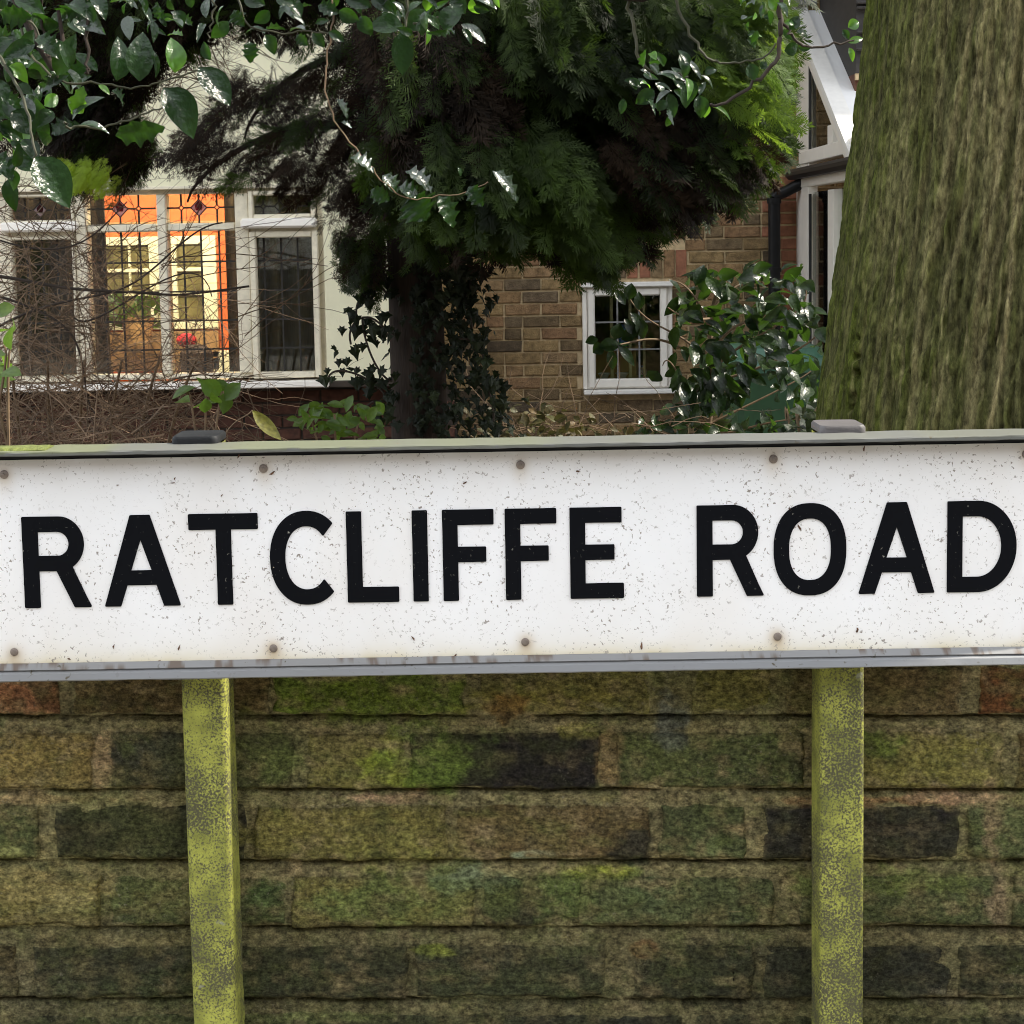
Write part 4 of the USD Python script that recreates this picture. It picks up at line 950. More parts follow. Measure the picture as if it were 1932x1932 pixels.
part(ld, "lid_dome", frust(cx, cy + 0.03, hw * 0.9, hd * 0.85, hw * 0.8, hd * 0.7, bt + 0.0285, bt + 0.075, 0.06), "bin_lid_green", smooth=40)
part(wb, "handle", tube([[cx - hw * .7, cy + hd * 1.1, bt - 0.03], [cx + hw * .7, cy + hd * 1.1, bt - 0.03]], 0.016, 10), "bin_green", smooth=50)
for s in (-1, 1):
    part(wb, "wheel", tube([[cx + s * hw * .8, cy + hd * .8, -0.05], [cx + s * hw * .98, cy + hd * .8, -0.05]], 0.1, 20), "rubber", smooth=50)

# ------------------------------------------------------------------ the big tree on the right
def big_tree():
    t = thing("mature_tree", "thick mossy tree trunk with ridged bark behind the sign's right end", "tree", (0.93, 2.37, -0.2))
    nt, nzv = 900, 520
    zs = np.concatenate([np.linspace(-0.45, 0.95, 60), np.linspace(0.96, 2.15, 380), np.linspace(2.17, 6.5, 80)])
    th = np.linspace(0, 2 * np.pi, nt, endpoint=False)
    TH, ZZ = np.meshgrid(th, zs)
    th, z = TH.ravel(), ZZ.ravel()
    R = 0.365 + 0.045 * (1.5 - z) * (z < 2.6) - 0.05 * (z >= 2.6) + 0.16 * np.exp(-(z + 0.45) / 0.28)
    cx = 0.935 + 0.08 * (z - 1.3); cy = 2.37 + 0.01 * z
    a = th * 0.365
    warp = 0.05 * (fbm(np.stack([np.cos(th) * 1.1, np.sin(th) * 1.1, z * 1.6], -1), 3, 4) - 0.5) * 2
    lean = 0.10 * (z - 1.2)
    c_, s_ = np.cos(th + warp + lean), np.sin(th + warp + lean)
    def lev(x, lo, hi): return np.clip((x - np.quantile(x, lo)) / (np.quantile(x, hi) - np.quantile(x, lo)), 0, 1)
    n1 = fbm(np.stack([c_ * 8.5, s_ * 8.5, z * 1.7], -1), 3, 1)
    n2 = fbm(np.stack([c_ * 24, s_ * 24, z * 5.0], -1), 4, 7)
    n3 = fbm(np.stack([c_ * 44, s_ * 44, z * 14], -1), 4, 9)
    big = fbm(np.stack([c_ * 1.6, s_ * 1.6, z * 1.2], -1), 3, 13)
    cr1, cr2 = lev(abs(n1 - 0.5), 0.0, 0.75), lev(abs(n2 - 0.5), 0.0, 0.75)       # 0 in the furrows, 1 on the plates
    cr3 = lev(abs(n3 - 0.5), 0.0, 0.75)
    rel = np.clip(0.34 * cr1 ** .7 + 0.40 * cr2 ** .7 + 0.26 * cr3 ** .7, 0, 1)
    rough_lit_side = np.clip(0.5 + 0.5 * np.cos(th - math.radians(-60)), 0, 1)       # deeper furrows on one side, where sunlit paleness is painted in too
    h = 0.016 * rel * (0.45 + 0.7 * rough_lit_side) + 0.009 * (n3 - 0.5) + 0.03 * (big - 0.5)
    # small dark knots and holes low on the left face
    for (px_, py_, s) in ((1612, 675, 8), (1607, 640, 6), (1632, 752, 9), (1620, 770, 7), (1640, 706, 7), (1605, 806, 9)):
        kq = P(px_, py_, 2.1 if px_ > 1700 else 2.25)
        rr = np.hypot((z - kq[2]) * 1.0, np.arctan2(np.sin(th - math.atan2(kq[1] - 2.37, kq[0] - 0.93)), np.cos(th - math.atan2(kq[1] - 2.37, kq[0] - 0.93))) * 0.36)
        h = h - 0.02 * np.exp(-(rr / (s * 2.1 / F)) ** 2)
    r = R + h
    v = np.stack([cx + r * np.cos(th), cy + r * np.sin(th), z], 1)
    n0, m0 = len(zs), nt
    i = (np.arange(nt)[None] + nt * np.arange(n0 - 1)[:, None]).ravel()
    j = (((np.arange(nt) + 1) % nt)[None] + nt * np.arange(n0 - 1)[:, None]).ravel()
    f = np.stack([i, j, j + nt, i + nt], 1)
    moss, bark, dark, pale = (np.array(srgb(*k_)) for k_ in ((82, 90, 36), (112, 109, 72), (41, 39, 24), (190, 176, 130)))
    mossy = np.clip(1.0 - 0.75 * rough_lit_side + 1.8 * (big - 0.5) + 1.5 * (n3 - 0.5), 0.1, 1)[:, None]  # moss, together with the painted-in difference between shaded and sunlit side
    c = bark * (1 - mossy) + moss * mossy
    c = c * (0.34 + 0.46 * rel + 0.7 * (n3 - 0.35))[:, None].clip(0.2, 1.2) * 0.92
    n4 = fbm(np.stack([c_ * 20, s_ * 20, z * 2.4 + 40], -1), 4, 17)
    vein = (1 - lev(abs(n4 - 0.5), 0.0, 0.20)) * (0.25 + 0.75 * rough_lit_side)
    pr = (vein * rough_lit_side * np.clip(1.8 * (lev(n3, 0.2, .9)), 0, 1) * 0.8)[:, None]
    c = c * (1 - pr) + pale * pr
    zz_ = zs[:, None] + 0 * TH; rb = np.zeros_like(zz_)
    rr_ = np.random.default_rng(44)
    for k_ in range(150):
        t0_ = -np.pi * rr_.uniform(0.02, 0.98); sd_ = k_ * 3.7
        line = t0_ + 0.10 * (fbm(np.stack([zs * 2.2, zs * 0 + sd_, zs * 0], -1), 4, 3) - 0.5) * 2 + 0.07 * (zs - 1.4)
        on = np.clip((fbm(np.stack([zs * 3.4, zs * 0 + sd_ + 90, zs * 0], -1), 3, 5) - 0.50) / 0.10, 0, 1) * rr_.uniform(.4, 1)
        dth = np.arctan2(np.sin(TH - line[:, None]), np.cos(TH - line[:, None])) * 0.365
        rb = np.maximum(rb, on[:, None] * np.exp(-(dth / rr_.uniform(.0035, .0065)) ** 2))
    rb = rb.ravel() * np.clip(0.18 + 1.1 * (rough_lit_side - 0.45), 0.12, 1)
    r = R + h + 0.006 * rb
    v = np.stack([cx + r * np.cos(th), cy + r * np.sin(th), z], 1)
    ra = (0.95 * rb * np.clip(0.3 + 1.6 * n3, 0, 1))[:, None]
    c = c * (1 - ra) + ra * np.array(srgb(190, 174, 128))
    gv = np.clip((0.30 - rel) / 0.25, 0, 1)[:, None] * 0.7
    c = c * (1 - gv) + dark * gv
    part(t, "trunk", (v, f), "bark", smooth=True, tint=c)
    for (az, z0, L) in ((20, 4.2, 2.6), (150, 4.8, 2.4), (260, 5.4, 2.2), (80, 6.2, 2.4), (320, 6.3, 2.0)):
        a0 = math.radians(az); c0 = np.array([0.935 + 0.08 * (z0 - 1.3), 2.4, z0])
        pts = smooth_path([c0, c0 + 0.4 * L * np.array([math.cos(a0), math.sin(a0), 0.8]), c0 + L * np.array([0.8 * math.cos(a0), 0.8 * math.sin(a0), 1.2])], 5)
        part(t, "limb", tube(pts, np.linspace(0.15, 0.04, len(pts)), 10), "conifer_bark", smooth=50)
big_tree()

# ------------------------------------------------------------------ leaves
def leaf_mesh(base, tip, width, nrm, kind="smooth", rg=None, fold=0.25, arch=0.12, nst=8):
    """A leaf from base to tip, folded along its midrib and arched; spiny leaves have toothed, waved edges."""
    base, tip = np.asarray(base, float), np.asarray(tip, float)
    L = np.linalg.norm(tip - base); a = (tip - base) / L
    s = unit(np.cross(nrm, a)); n = np.cross(a, s)
    if kind == "spiny": nst = 13
    t = np.linspace(0, 1, nst)
    prof = np.sin(np.pi * t ** 0.85) ** 0.8
    prof = np.clip(prof, 0.0, 1); prof[0] = 0.05; prof[-1] = 0.0
    if kind == "camellia": prof = np.sin(np.pi * t ** 0.9) ** 0.9; prof[0] = 0.05; prof[-1] = 0
    wv = np.zeros(nst)
    if kind == "spiny":
        k = np.arange(nst)
        prof = prof * np.where(k % 3 == 2, 1.22, np.where(k % 3 == 0, 0.86, 0.78)); wv = 0.10 * np.where(k % 3 == 2, 1, -0.6); wv[-1] = 0
    hw = 0.5 * width * prof
    z = arch * L * (4 * t * (1 - t)) * -1.0
    z = -arch * L * (t ** 2) + arch * L * 0.3 * np.sin(np.pi * t)
    mid = base + np.outer(t * L, a) + np.outer(z, n)
    rise = fold * hw + wv * width
    l2 = mid + np.outer(hw, s) + np.outer(rise, n); r2 = mid - np.outer(hw, s) + np.outer(rise * 0.9, n)
    l1 = mid + np.outer(hw * .5, s) + np.outer(rise * .36, n); r1 = mid - np.outer(hw * .5, s) + np.outer(rise * .36, n)
    v = np.vstack([l2, l1, mid, r1, r2]); f = []
    for k in range(nst - 1):
        for b in range(4):
            f.append([b * nst + k, (b + 1) * nst + k, (b + 1) * nst + k + 1, b * nst + k + 1])
    f = np.array(f)
    f = np.vstack([f[:, [0, 1, 2]], f[:, [0, 2, 3]]])
    return v, f[:, ::-1]

prg = np.random.default_rng(6)
for _ in range(46):
    x_, y_ = prg.uniform(212, 304), prg.uniform(572, 622); q = P(x_, y_, prg.uniform(10.1, 10.3)); b0_ = P(258, 630, 10.2)
    dr_ = unit(q - b0_ + prg.normal(size=3) * .06); part(hp, "leaf", leaf_mesh(q, q + dr_ * .12, .055, unit([0, -.8, .5] + .4 * prg.normal(size=3)), "camellia", nst=5), "low_leaf", smooth=True)
part(hp, "stem", cat([tube([P(258, 636, 10.2), P(x_, 600, 10.2)], .004, 5) for x_ in (225, 250, 275, 295)]), "stem_brown", kind="stuff")

def ivy_mesh(c, size, nrm, down, rg):
    n = unit(nrm); d = unit(down - n * (down @ n)); s = np.cross(n, d)
    pts = np.array([(0, -.25), (.28, -.42), (.30, -.12), (.62, -.05), (.36, .22), (.22, .38), (0, .85), (-.22, .38), (-.36, .22), (-.62, -.05), (-.30, -.12), (-.28, -.42)])
    pts = pts * size * 0.75
    v = [c + 0.10 * size * n] + [c + p[0] * s + p[1] * d - 0.12 * abs(p[0]) * n + rg.uniform(-.05, .05) * size * n for p in pts]
    k = len(pts)
    return np.array(v), np.array([[0, j + 1, (j + 1) % k + 1] for j in range(k)])

# ------------------------------------------------------------------ holly hanging in from above
hrng = np.random.default_rng(77)
holly = thing("holly_tree", "holly tree with glossy dark leaves hanging into the top of the view", "tree", (-1.5, 2.3, -0.2))
hl = smooth_path([[-1.5, 2.3, -0.3], [-1.46, 2.28, 1.2], [-1.4, 2.25, 2.4], [-1.3, 2.2, 3.4]], 6)
part(holly, "trunk", tube(hl, np.linspace(0.075, 0.04, len(hl)), 12), "stem_brown", smooth=50)
def hol_branch(pxs, r0=0.0019, r1=0.0010, mt="holly_stem", n=6):
    pts = smooth_path([P(x, y, d) for x, y, d in pxs], 5); pts = pts + hrng.normal(size=pts.shape) * 0.0016
    b = part(holly, "branch", tube(pts, np.linspace(r0, r1, len(pts)), n), mt, smooth=50)
    return b, pts
def hol_limb(pts, r0, r1):
    p = smooth_path(pts, 6); return part(holly, "branch", tube(p, np.linspace(r0 * .8, r1 * .6, len(p)), 8), "conifer_bark", smooth=50)
def px_leaf(parent, x0, y0, x1, y1, w, d, kind="smooth", tilt=(0, 0), mt="holly_leaf", dd=0.0, fold=None, arch=None):
    """A leaf seen from (x0, y0) to (x1, y1), about w wide; tilt turns its face from the viewer (sideways, up)."""
    if mt == "holly_leaf" and tilt[1] >= 1.2: mt = "holly_gloss"
    fold = hrng.uniform(.25, .6) if fold is None else fold; arch = hrng.uniform(.05, .35) if arch is None else arch
    a, b = P(x0, y0, d), P(x1, y1, d + dd)
    view = -unit(P((x0 + x1) / 2, (y0 + y1) / 2, d) - CAM)
    n = unit(view + tilt[0] * right + tilt[1] * np.array([0, 0, 1.0]))
    return part(parent, "leaf", leaf_mesh(a, b, w * d / F, n, kind, fold=fold, arch=arch), mt, smooth=True)

DL = 1.75
lim1 = hol_limb([[-1.3, 2.2, 3.3], [-1.0, 1.95, 2.7], P(-40, -160, 1.8), P(110, 20, 1.8)], 0.022, 0.004)
b1, _ = hol_branch([(40, 60, 1.78), (110, 146, 1.76), (187, 158, DL), (247, 165, DL), (300, 156, DL), (378, 133, DL)])
for q in ((220, 152, 230, 68, 44, (0.5, .2)), (263, 153, 268, 58, 52, (-.1, .25)), (293, 147, 283, 72, 20, (1.8, .2)), (397, 113, 383, 78, 22, (-.8, .5)), (374, 128, 437, 197, 58, (.1, .9))):
    px_leaf(b1, *q[:5], DL + hrng.uniform(-.03, .03), "smooth", q[5])
px_leaf(b1, 330, 137, 328, 68, 40, DL, "smooth", (.3, .2), "holly_backlit")
px_leaf(b1, 186, 160, 208, 178, 14, DL - .02, "smooth", (.4, .8), "holly_backlit")
b2, _ = hol_branch([(120, 230, 1.72), (150, 240, 1.73), (206, 237, 1.74), (268, 217, 1.75), (318, 203, DL)])
px_leaf(b2, 308, 166, 372, 252, 66, DL - .01, "smooth", (.3, .45))
px_leaf(b2, 218, 257, 312, 240, 50, DL + .02, "spiny", (-.1, -.5), fold=.1, arch=.02)
px_leaf(b2, 66, 297, 133, 388, 70, 1.66, "smooth", (-.15, .75))
px_leaf(b2, 150, 236, 205, 238, 20, DL - .03, "smooth", (.1, 1.6))
CL = [(50, 103, 110, 143, 44, (.0, .8)), (72, 66, 112, 106, 38, (.2, .3)), (108, 142, 140, 66, 38, (-.1, .1)), (10, 112, 55, 103, 34, (0, 1.2)), (137, 226, 177, 173, 34, (.1, 1.3)), (97, 253, 145, 228, 40, (-.2, .8)), (68, 198, 90, 270, 30, (-.4, .9)),
      (22, 210, 68, 252, 50, (.5, .1)), (-6, 234, 46, 262, 36, (.3, .2)), (-10, 288, 24, 338, 40, (.3, .6)), (34, 300, 66, 320, 34, (.3, .1)), (24, 58, 50, 106, 40, (-.4, -.1)), (-8, 150, 10, 196, 34, (.4, .2)), (8, 176, 40, 206, 26, (0, .6)),
      (30, 160, 62, 176, 24, (.2, .4)), (-6, 190, 24, 224, 28, (0, .9)), (140, 30, 168, 60, 34, (.2, .7)), (0, 24, 60, 36, 44, (0, -.4)), (60, 30, 110, 50, 34, (0, -.5)), (64, 56, 40, 120, 30, (-.5, 0)), (84, 200, 110, 178, 26, (.5, .2)),
      (212, 170, 240, 196, 26, (.3, 1.0)), (130, 8, 158, 20, 40, (.2, .8)), (160, 6, 176, 40, 30, (-.2, .7)), (96, 102, 128, 100, 30, (.6, -.3)), (-14, 60, 22, 90, 44, (-.2, .2)), (18, 124, 52, 150, 30, (.3, .3)), (100, 210, 70, 236, 30, (.1, .5)),
      (46, 262, 70, 300, 34, (.5, .3)), (-12, 330, 14, 300, 26, (.2, .3)), (128, 186, 160, 214, 30, (-.3, .4)), (30, -10, 80, 20, 40, (.1, .2)), (176, -6, 200, 28, 30, (.3, .4))]
lb, _ = hol_branch([(-60, 30, 1.74), (0, 110, 1.72), (46, 190, 1.7), (62, 260, 1.68), (68, 300, 1.67)], 0.0024, 0.0013)
lb2, _ = hol_branch([(-60, 30, 1.74), (10, 20, 1.75), (70, 56, 1.75), (110, 146, 1.76)], 0.0024, 0.0013)
for k, q in enumerate(CL):
    kind = "spiny" if k % 4 == 1 else "smooth"
    px_leaf(lb if k % 2 else lb2, *q[:5], 1.70 + 0.16 * hrng.random(), kind, q[5], "holly_backlit" if k in (20, 26, 30) else "holly_leaf", dd=hrng.uniform(-.02, .02))
hol_branch([(165, -40, 1.8), (164, 40, 1.8), (164, 120, 1.8), (163, 130, 1.8)], 0.003, 0.0015, "twig_dark")
hol_branch([(80, -40, 1.8), (80, 40, 1.8), (82, 80, 1.8)], 0.003, 0.0015, "twig_dark")
def scatter(parent, n, region, d0, d1, lo, hi, mts=("holly_leaf",), spiny=.3):
    poly = Polygon(region); x0, y0, x1, y1 = poly.bounds; k = 0
    while k < n:
        x, y = hrng.uniform(x0, x1), hrng.uniform(y0, y1)
        if not poly.contains(Point(x, y)): continue
        L = hrng.uniform(lo, hi); a = hrng.uniform(0, 2 * np.pi)
        px_leaf(parent, x, y, x + L * math.cos(a), y + L * math.sin(a), L * hrng.uniform(.4, .6), hrng.uniform(d0, d1), "spiny" if hrng.random() < spiny else "smooth", (hrng.normal() * .7, hrng.uniform(-.4, 1.5)), mts[hrng.integers(len(mts))], dd=hrng.uniform(-.04, .04)); k += 1
HL = ("holly_leaf",) * 7 + ("holly_backlit",)
scatter(lb, 62, [(-30, -30), (-30, 340), (20, 350), (60, 280), (110, 250), (190, 230), (210, 170), (150, 60), (230, -30)], 1.72, 2.0, 38, 66, HL)
# leaves along the top, middle
D2 = 1.85
lim2 = hol_limb([[-1.3, 2.2, 3.3], [-0.9, 2.2, 2.9], [-0.3, 2.15, 2.35], P(500, -180, D2), P(560, -60, D2), P(700, -20, D2), P(900, -60, D2)], 0.02, 0.004)
t1, _ = hol_branch([(404, -60, D2), (404, 0, D2), (397, 50, D2), (392, 78, D2)])
t2, _ = hol_branch([(440, -50, D2), (449, 0, D2), (475, 50, D2), (535, 60, D2), (617, 63, D2)])
for q in ((470, 78, 474, 118, 30, (.2, -.3)), (500, 66, 520, 100, 26, (.4, -.2)), (430, 40, 400, 74, 28, (.1, -.2)), (548, 10, 570, 30, 30, (.3, .9)), (508, 20, 480, 44, 26, (.2, -.3)), (440, 20, 460, 50, 28, (-.3, -.2)), (590, 62, 612, 88, 22, (.3, -.1)),
          (330, 20, 346, 50, 26, (.3, .4)), (322, 22, 338, 36, 12, (.5, 1.3)), (600, 10, 640, 24, 30, (.1, .3)), (560, 66, 580, 86, 22, (.2, -.4)), (460, -6, 500, 8, 34, (.1, .2)), (520, -4, 556, 6, 30, (.2, .4)), (620, 60, 650, 78, 20, (0, .4))):
    px_leaf(t2, *q[:5], D2 + hrng.uniform(-.06, .06), "spiny" if hrng.random() < .3 else "smooth", q[5])
t3, _ = hol_branch([(626, -50, D2), (628, 30, D2), (622, 82, D2), (613, 145, D2), (626, 212, D2), (668, 280, D2), (720, 340, D2), (770, 372, D2), (850, 368, D2), (922, 344, D2)], 0.0014, 0.0008, "stem_brown")
for q in ((662, 296, 702, 316, 26, (.1, 1.6)), (722, 330, 748, 358, 24, (-.2, 1.4)), (752, 352, 788, 370, 30, (.0, 1.2)), (766, 322, 812, 352, 30, (.2, 1.5)), (828, 370, 856, 420, 28, (.1, .9)), (884, 352, 908, 384, 26, (-.4, .8)), (930, 322, 976, 370, 22, (-.3, 1.5)),
          (636, 186, 656, 216, 14, (.4, 1.3)), (772, 372, 800, 410, 52, (.2, -.2)), (700, 358, 730, 376, 24, (.1, -.1)), (864, 316, 870, 330, 8, (.6, 1)), (644, 230, 662, 238, 9, (.3, 1.2))):
    q = (q[0], q[1], q[0] + 1.15 * (q[2] - q[0]), q[1] + 1.15 * (q[3] - q[1]), q[4] * 1.4, q[5])
    px_leaf(t3, *q[:5], D2 + hrng.uniform(-.02, .02), "spiny", q[5], fold=.35, arch=.2)
t4, _ = hol_branch([(760, -60, D2), (768, 20, D2), (764, 60, D2)], 0.003, 0.0015)
t5, _ = hol_branch([(880, -60, D2), (860, 10, D2), (780, 44, D2)], 0.003, 0.0015)
for q in ((758, 60, 760, 142, 42, (.1, .1)), (760, 50, 694, 44, 44, (-.1, .6)), (766, 52, 810, 20, 40, (.3, .2)), (836, 56, 868, 4, 42, (.1, .9)), (870, 46, 920, 78, 26, (-.3, 1.2)), (740, 4, 768, 30, 18, (.2, 1.8)), (808, 4, 814, 24, 20, (.4, .9)),
          (700, -6, 740, 20, 30, (.2, .2)), (650, -8, 700, 12, 34, (.1, .2)), (680, 30, 700, 66, 30, (-.3, .1)), (826, 20, 816, 50, 14, (.5, .8)), (880, -8, 940, 8, 30, (.1, 1.2)), (790, 40, 800, 66, 22, (.2, .5)), (850, -4, 880, 22, 36, (.1, .4)), (640, 20, 676, 40, 30, (.1, -.3))):
    px_leaf(t4, *q[:5], D2 + hrng.uniform(-.06, .06), "smooth", q[5])
px_leaf(t5, 806, -4, 806, 20, 22, D2, "smooth", (.2, -.2), "holly_backlit")
scatter(t2, 44, [(210, -30), (240, 40), (330, 70), (420, 60), (520, 70), (640, 60), (660, -30)], D2 - .1, D2 + .2, 24, 44, HL)
scatter(t4, 30, [(660, -30), (680, 50), (740, 70), (860, 60), (960, 10), (960, -30)], D2 - .1, D2 + .15, 24, 46, HL)
# right-hand twigs
D3 = 1.9
lim3 = hol_limb([[-1.3, 2.2, 3.35], [-0.4, 2.2, 3.1], [0.3, 2.0, 2.5], P(1187, -90, D3), P(1330, -60, D3), P(1471, -50, D3), P(1560, -80, D3)], 0.02, 0.005)
t6, _ = hol_branch([(1186, -80, D3), (1188, 0, D3), (1196, 60, D3), (1211, 121, D3), (1250, 140, D3), (1300, 145, D3)], 0.003, 0.0014)
for q in ((1208, 132, 1232, 144, 16, (.2, 1.6)), (1225, 122, 1244, 140, 22, (.1, 1.2)), (1240, 140, 1300, 150, 22, (.1, 1.5)), (1282, 104, 1300, 142, 28, (.3, .8)), (1296, 112, 1326, 150, 16, (-.2, 1.8)), (1322, 142, 1350, 162, 12, (.1, 1.8)), (1236, 156, 1256, 176, 20, (.2, 1.3)),
          (1176, 186, 1172, 216, 16, (.2, .1)), (1262, 176, 1272, 222, 24, (.1, .6)), (1234, 170, 1200, 196, 30, (.0, -.1)), (1290, 160, 1296, 204, 28, (.4, .5)), (1270, 150, 1292, 170, 20, (.0, 1.1)), (1300, 150, 1310, 190, 22, (.4, .6)), (1330, 140, 1352, 128, 18, (.3, .7)),
          (1258, 190, 1240, 208, 20, (.2, .3)), (1186, 150, 1204, 168, 18, (.2, .9)), (1318, 180, 1326, 222, 30, (.2, .2)), (1216, 150, 1196, 160, 14, (.1, 1.1))):
    px_leaf(t6, *q[:5], D3 + hrng.uniform(-.05, .05), "smooth", q[5])
t7, _ = hol_branch([(1470, -60, D3), (1472, 20, D3), (1471, 83, D3), (1456, 124, D3), (1398, 177, D3), (1338, 197, D3)], 0.0042, 0.002, "twig_dark")
t8, _ = hol_branch([(1262, -50, D3), (1288, 37, D3), (1328, 100, D3), (1365, 119, D3), (1421, 112, D3), (1466, 86, D3)], 0.0022, 0.0012)
t9, _ = hol_branch([(1471, 30, D3), (1490, 62, D3), (1510, 84, D3), (1530, 88, D3), (1585, 84, D3), (1600, 74, D3)], 0.0025, 0.0012, "twig_dark")
for q in ((1490, 56, 1508, 30, 22, (.2, .1)), (1440, 32, 1462, 34, 14, (.1, .6)), (1410, 66, 1434, 66, 16, (.1, .7)), (1414, 120, 1424, 152, 26, (.3, .1)), (1436, 130, 1446, 116, 16, (.3, .4)), (1480, 96, 1508, 86, 26, (.1, -.3)), (1502, 60, 1526, 66, 16, (.2, .9)),
          (1506, 88, 1530, 92, 14, (.1, -.4)), (1590, 56, 1602, 74, 14, (.1, .2)), (1600, 52, 1622, 40, 22, (.2, .2)), (1480, 44, 1500, 44, 14, (.4, .6)), (1398, 36, 1410, 30, 12, (.3, 1.2)), (1340, 200, 1384, 222, 14, (.0, 1.7)), (1330, 196, 1330, 222, 20, (.2, .2)),
          (1602, 90, 1612, 116, 12, (.4, 0)), (1450, 0, 1470, 16, 24, (.2, .2)), (1600, 80, 1630, 70, 14, (.3, .3))):
    px_leaf(t7 if q[0] < 1470 else t9, *q[:5], D3 + hrng.uniform(-.03, .03), "smooth", q[5], "holly_backlit" if hrng.random() < .3 else "holly_leaf")
scatter(t6, 26, [(1200, 120), (1240, 110), (1300, 100), (1350, 140), (1340, 215), (1250, 215), (1200, 180)], D3 - .1, D3 + .1, 20, 36, HL)
scatter(t7, 16, [(1400, -20), (1480, -20), (1490, 60), (1400, 80)], D3 - .1, D3 + .1, 18, 30, HL, 0)
# canopy of the same tree above the view
crng = np.random.default_rng(3)
can = []
for _ in range(900):
    c0 = np.array([crng.uniform(-2.2, -0.3), crng.uniform(1.7, 3.0), crng.uniform(2.65, 3.9)])
    q = project(c0[None])
    if q[1][0] > -30: continue
    d = unit(crng.normal(size=3) * [1, 1, .6]); can.append(leaf_mesh(c0, c0 + d * 0.06, 0.03, unit(crng.normal(size=3) + [0, 0, 1.2]), nst=5))
part(holly, "canopy_leaves", cat(can), "holly_leaf", smooth=True, kind="stuff")

# ------------------------------------------------------------------ conifer with hanging sprays, ivy on its trunk
CX, CY = P(783, 640, 5.0)[0], 5.0
con = thing("conifer_tree", "dark cypress tree with drooping sprays and a straight trunk in front of the house", "tree", (CX, CY, -0.2))
cz = np.linspace(-0.4, 6.6, 60)
ct = np.stack([CX + 0.01 * np.sin(cz * 2), CY + 0 * cz, cz], 1)
part(con, "trunk", tube(ct, 0.112 - 0.011 * cz, 20), "conifer_bark", smooth=60)
krng = np.random.default_rng(12)
for k in range(46):
    z0 = 1.72 + 0.10 * k + krng.uniform(-.05, .05); az = krng.uniform(0, 2 * np.pi) if k > 8 else krng.uniform(-0.9, 0.5) + (np.pi if k % 2 else 0)
    L = krng.uniform(0.8, 1.5) * (1 if z0 < 4 else max(0.25, (6.8 - z0) / 2.8))
    d = np.array([math.cos(az), math.sin(az) * .8, 0])
    pts = smooth_path([[CX, CY, z0], np.array([CX, CY, z0 + 0.12]) + d * L * .4, np.array([CX, CY, z0 + 0.02]) + d * L * .8, np.array([CX, CY, z0 - .15]) + d * L], 4)
    part(con, "branch", tube(pts, np.linspace(0.022, 0.004, len(pts)), 6), "conifer_bark", smooth=50)

def spray_mesh(seed, npair=13, L=1.0, fine=6, width=0.42, loose=0.0):
    """A flat cypress spray along +x: side sprays carry rows of scale-leaf tips."""
    rg = np.random.default_rng(seed); V, Fc = [], []
    def blade(a, b, w, n=np.array([0, 0, 1.0])):
        d = unit(b - a); s = np.cross(n, d) * w
        m = a + (b - a) * 0.45
        o = len(V); V.extend([a, m + s, b, m - s]); Fc.extend([[o, o + 1, o + 2], [o, o + 2, o + 3]])
    def zc(x): return -0.22 * x * x
    ax = lambda x: np.array([x, 0.03 * math.sin(5 * x + seed), zc(x)])
    for k in range(8): blade(ax(k / 8 * L), ax(min(1, (k + 1.2) / 8) * L), 0.010)
    for k in range(npair):
        x = (0.08 + 0.9 * k / npair) * L
        for sd in (-1, 1):
            ln = width * (1 - 0.75 * (k / npair)) * rg.uniform(0.65, 1.1) * (0.6 + 0.4 * min(1, k / 2.5))
            ang = math.radians(rg.uniform(38, 58)); d = np.array([math.cos(ang), sd * math.sin(ang), rg.uniform(-.35, .1) - loose * rg.random()])
            a = ax(x); b = a + d * ln
            blade(a, b, 0.009)
            for j in range(fine):
                u = (j + 0.8) / fine; p = a + d * ln * u
                for s2 in (-1, 1):
                    e = math.radians(rg.uniform(25, 50)) * s2
                    dd = np.array([d[0] * math.cos(e) - d[1] * math.sin(e), d[0] * math.sin(e) + d[1] * math.cos(e), d[2] + rg.uniform(-.3, .2)])
                    blade(p, p + dd * 0.13 * (1.1 - 0.6 * u) * rg.uniform(.6, 1.25), 0.0085)
    return np.array(V), np.array(Fc)

def instancer(parent, name, protos, pos, quat, scale, idx, kind="stuff", label=None):
    path = parent.child(name)
    pi = UsdGeom.PointInstancer.Define(stage, path)
    node = Node(path, (0, 0, 0)); targets = []
    for k, (mesh, mt) in enumerate(protos):
        p = part(node, "spray", mesh, mt); targets.append(p.path)
    pi.CreatePrototypesRel().SetTargets(targets)
    pi.CreatePositionsAttr(Vt.Vec3fArray.FromNumpy((np.asarray(pos) - parent.loc).astype(np.float32)))
    q = np.asarray(quat)
    pi.CreateOrientationsAttr(Vt.QuathArray([Gf.Quath(float(a[0]), float(a[1]), float(a[2]), float(a[3])) for a in q]))
    pi.CreateScalesAttr(Vt.Vec3fArray.FromNumpy(np.repeat(np.asarray(scale)[:, None], 3, 1).astype(np.float32)))
    pi.CreateProtoIndicesAttr(Vt.IntArray.FromNumpy(np.asarray(idx, np.int32)))
    cd(pi.GetPrim(), kind=kind, label=label)

def quat_from(dirv, upv):
    x = unit(dirv); z = unit(upv - x * (upv @ x)); yv = np.cross(z, x)
    return trimesh.transformations.quaternion_from_matrix(np.vstack([np.hstack([np.stack([x, yv, z], 1), np.zeros((3, 1))]), [0, 0, 0, 1]]))

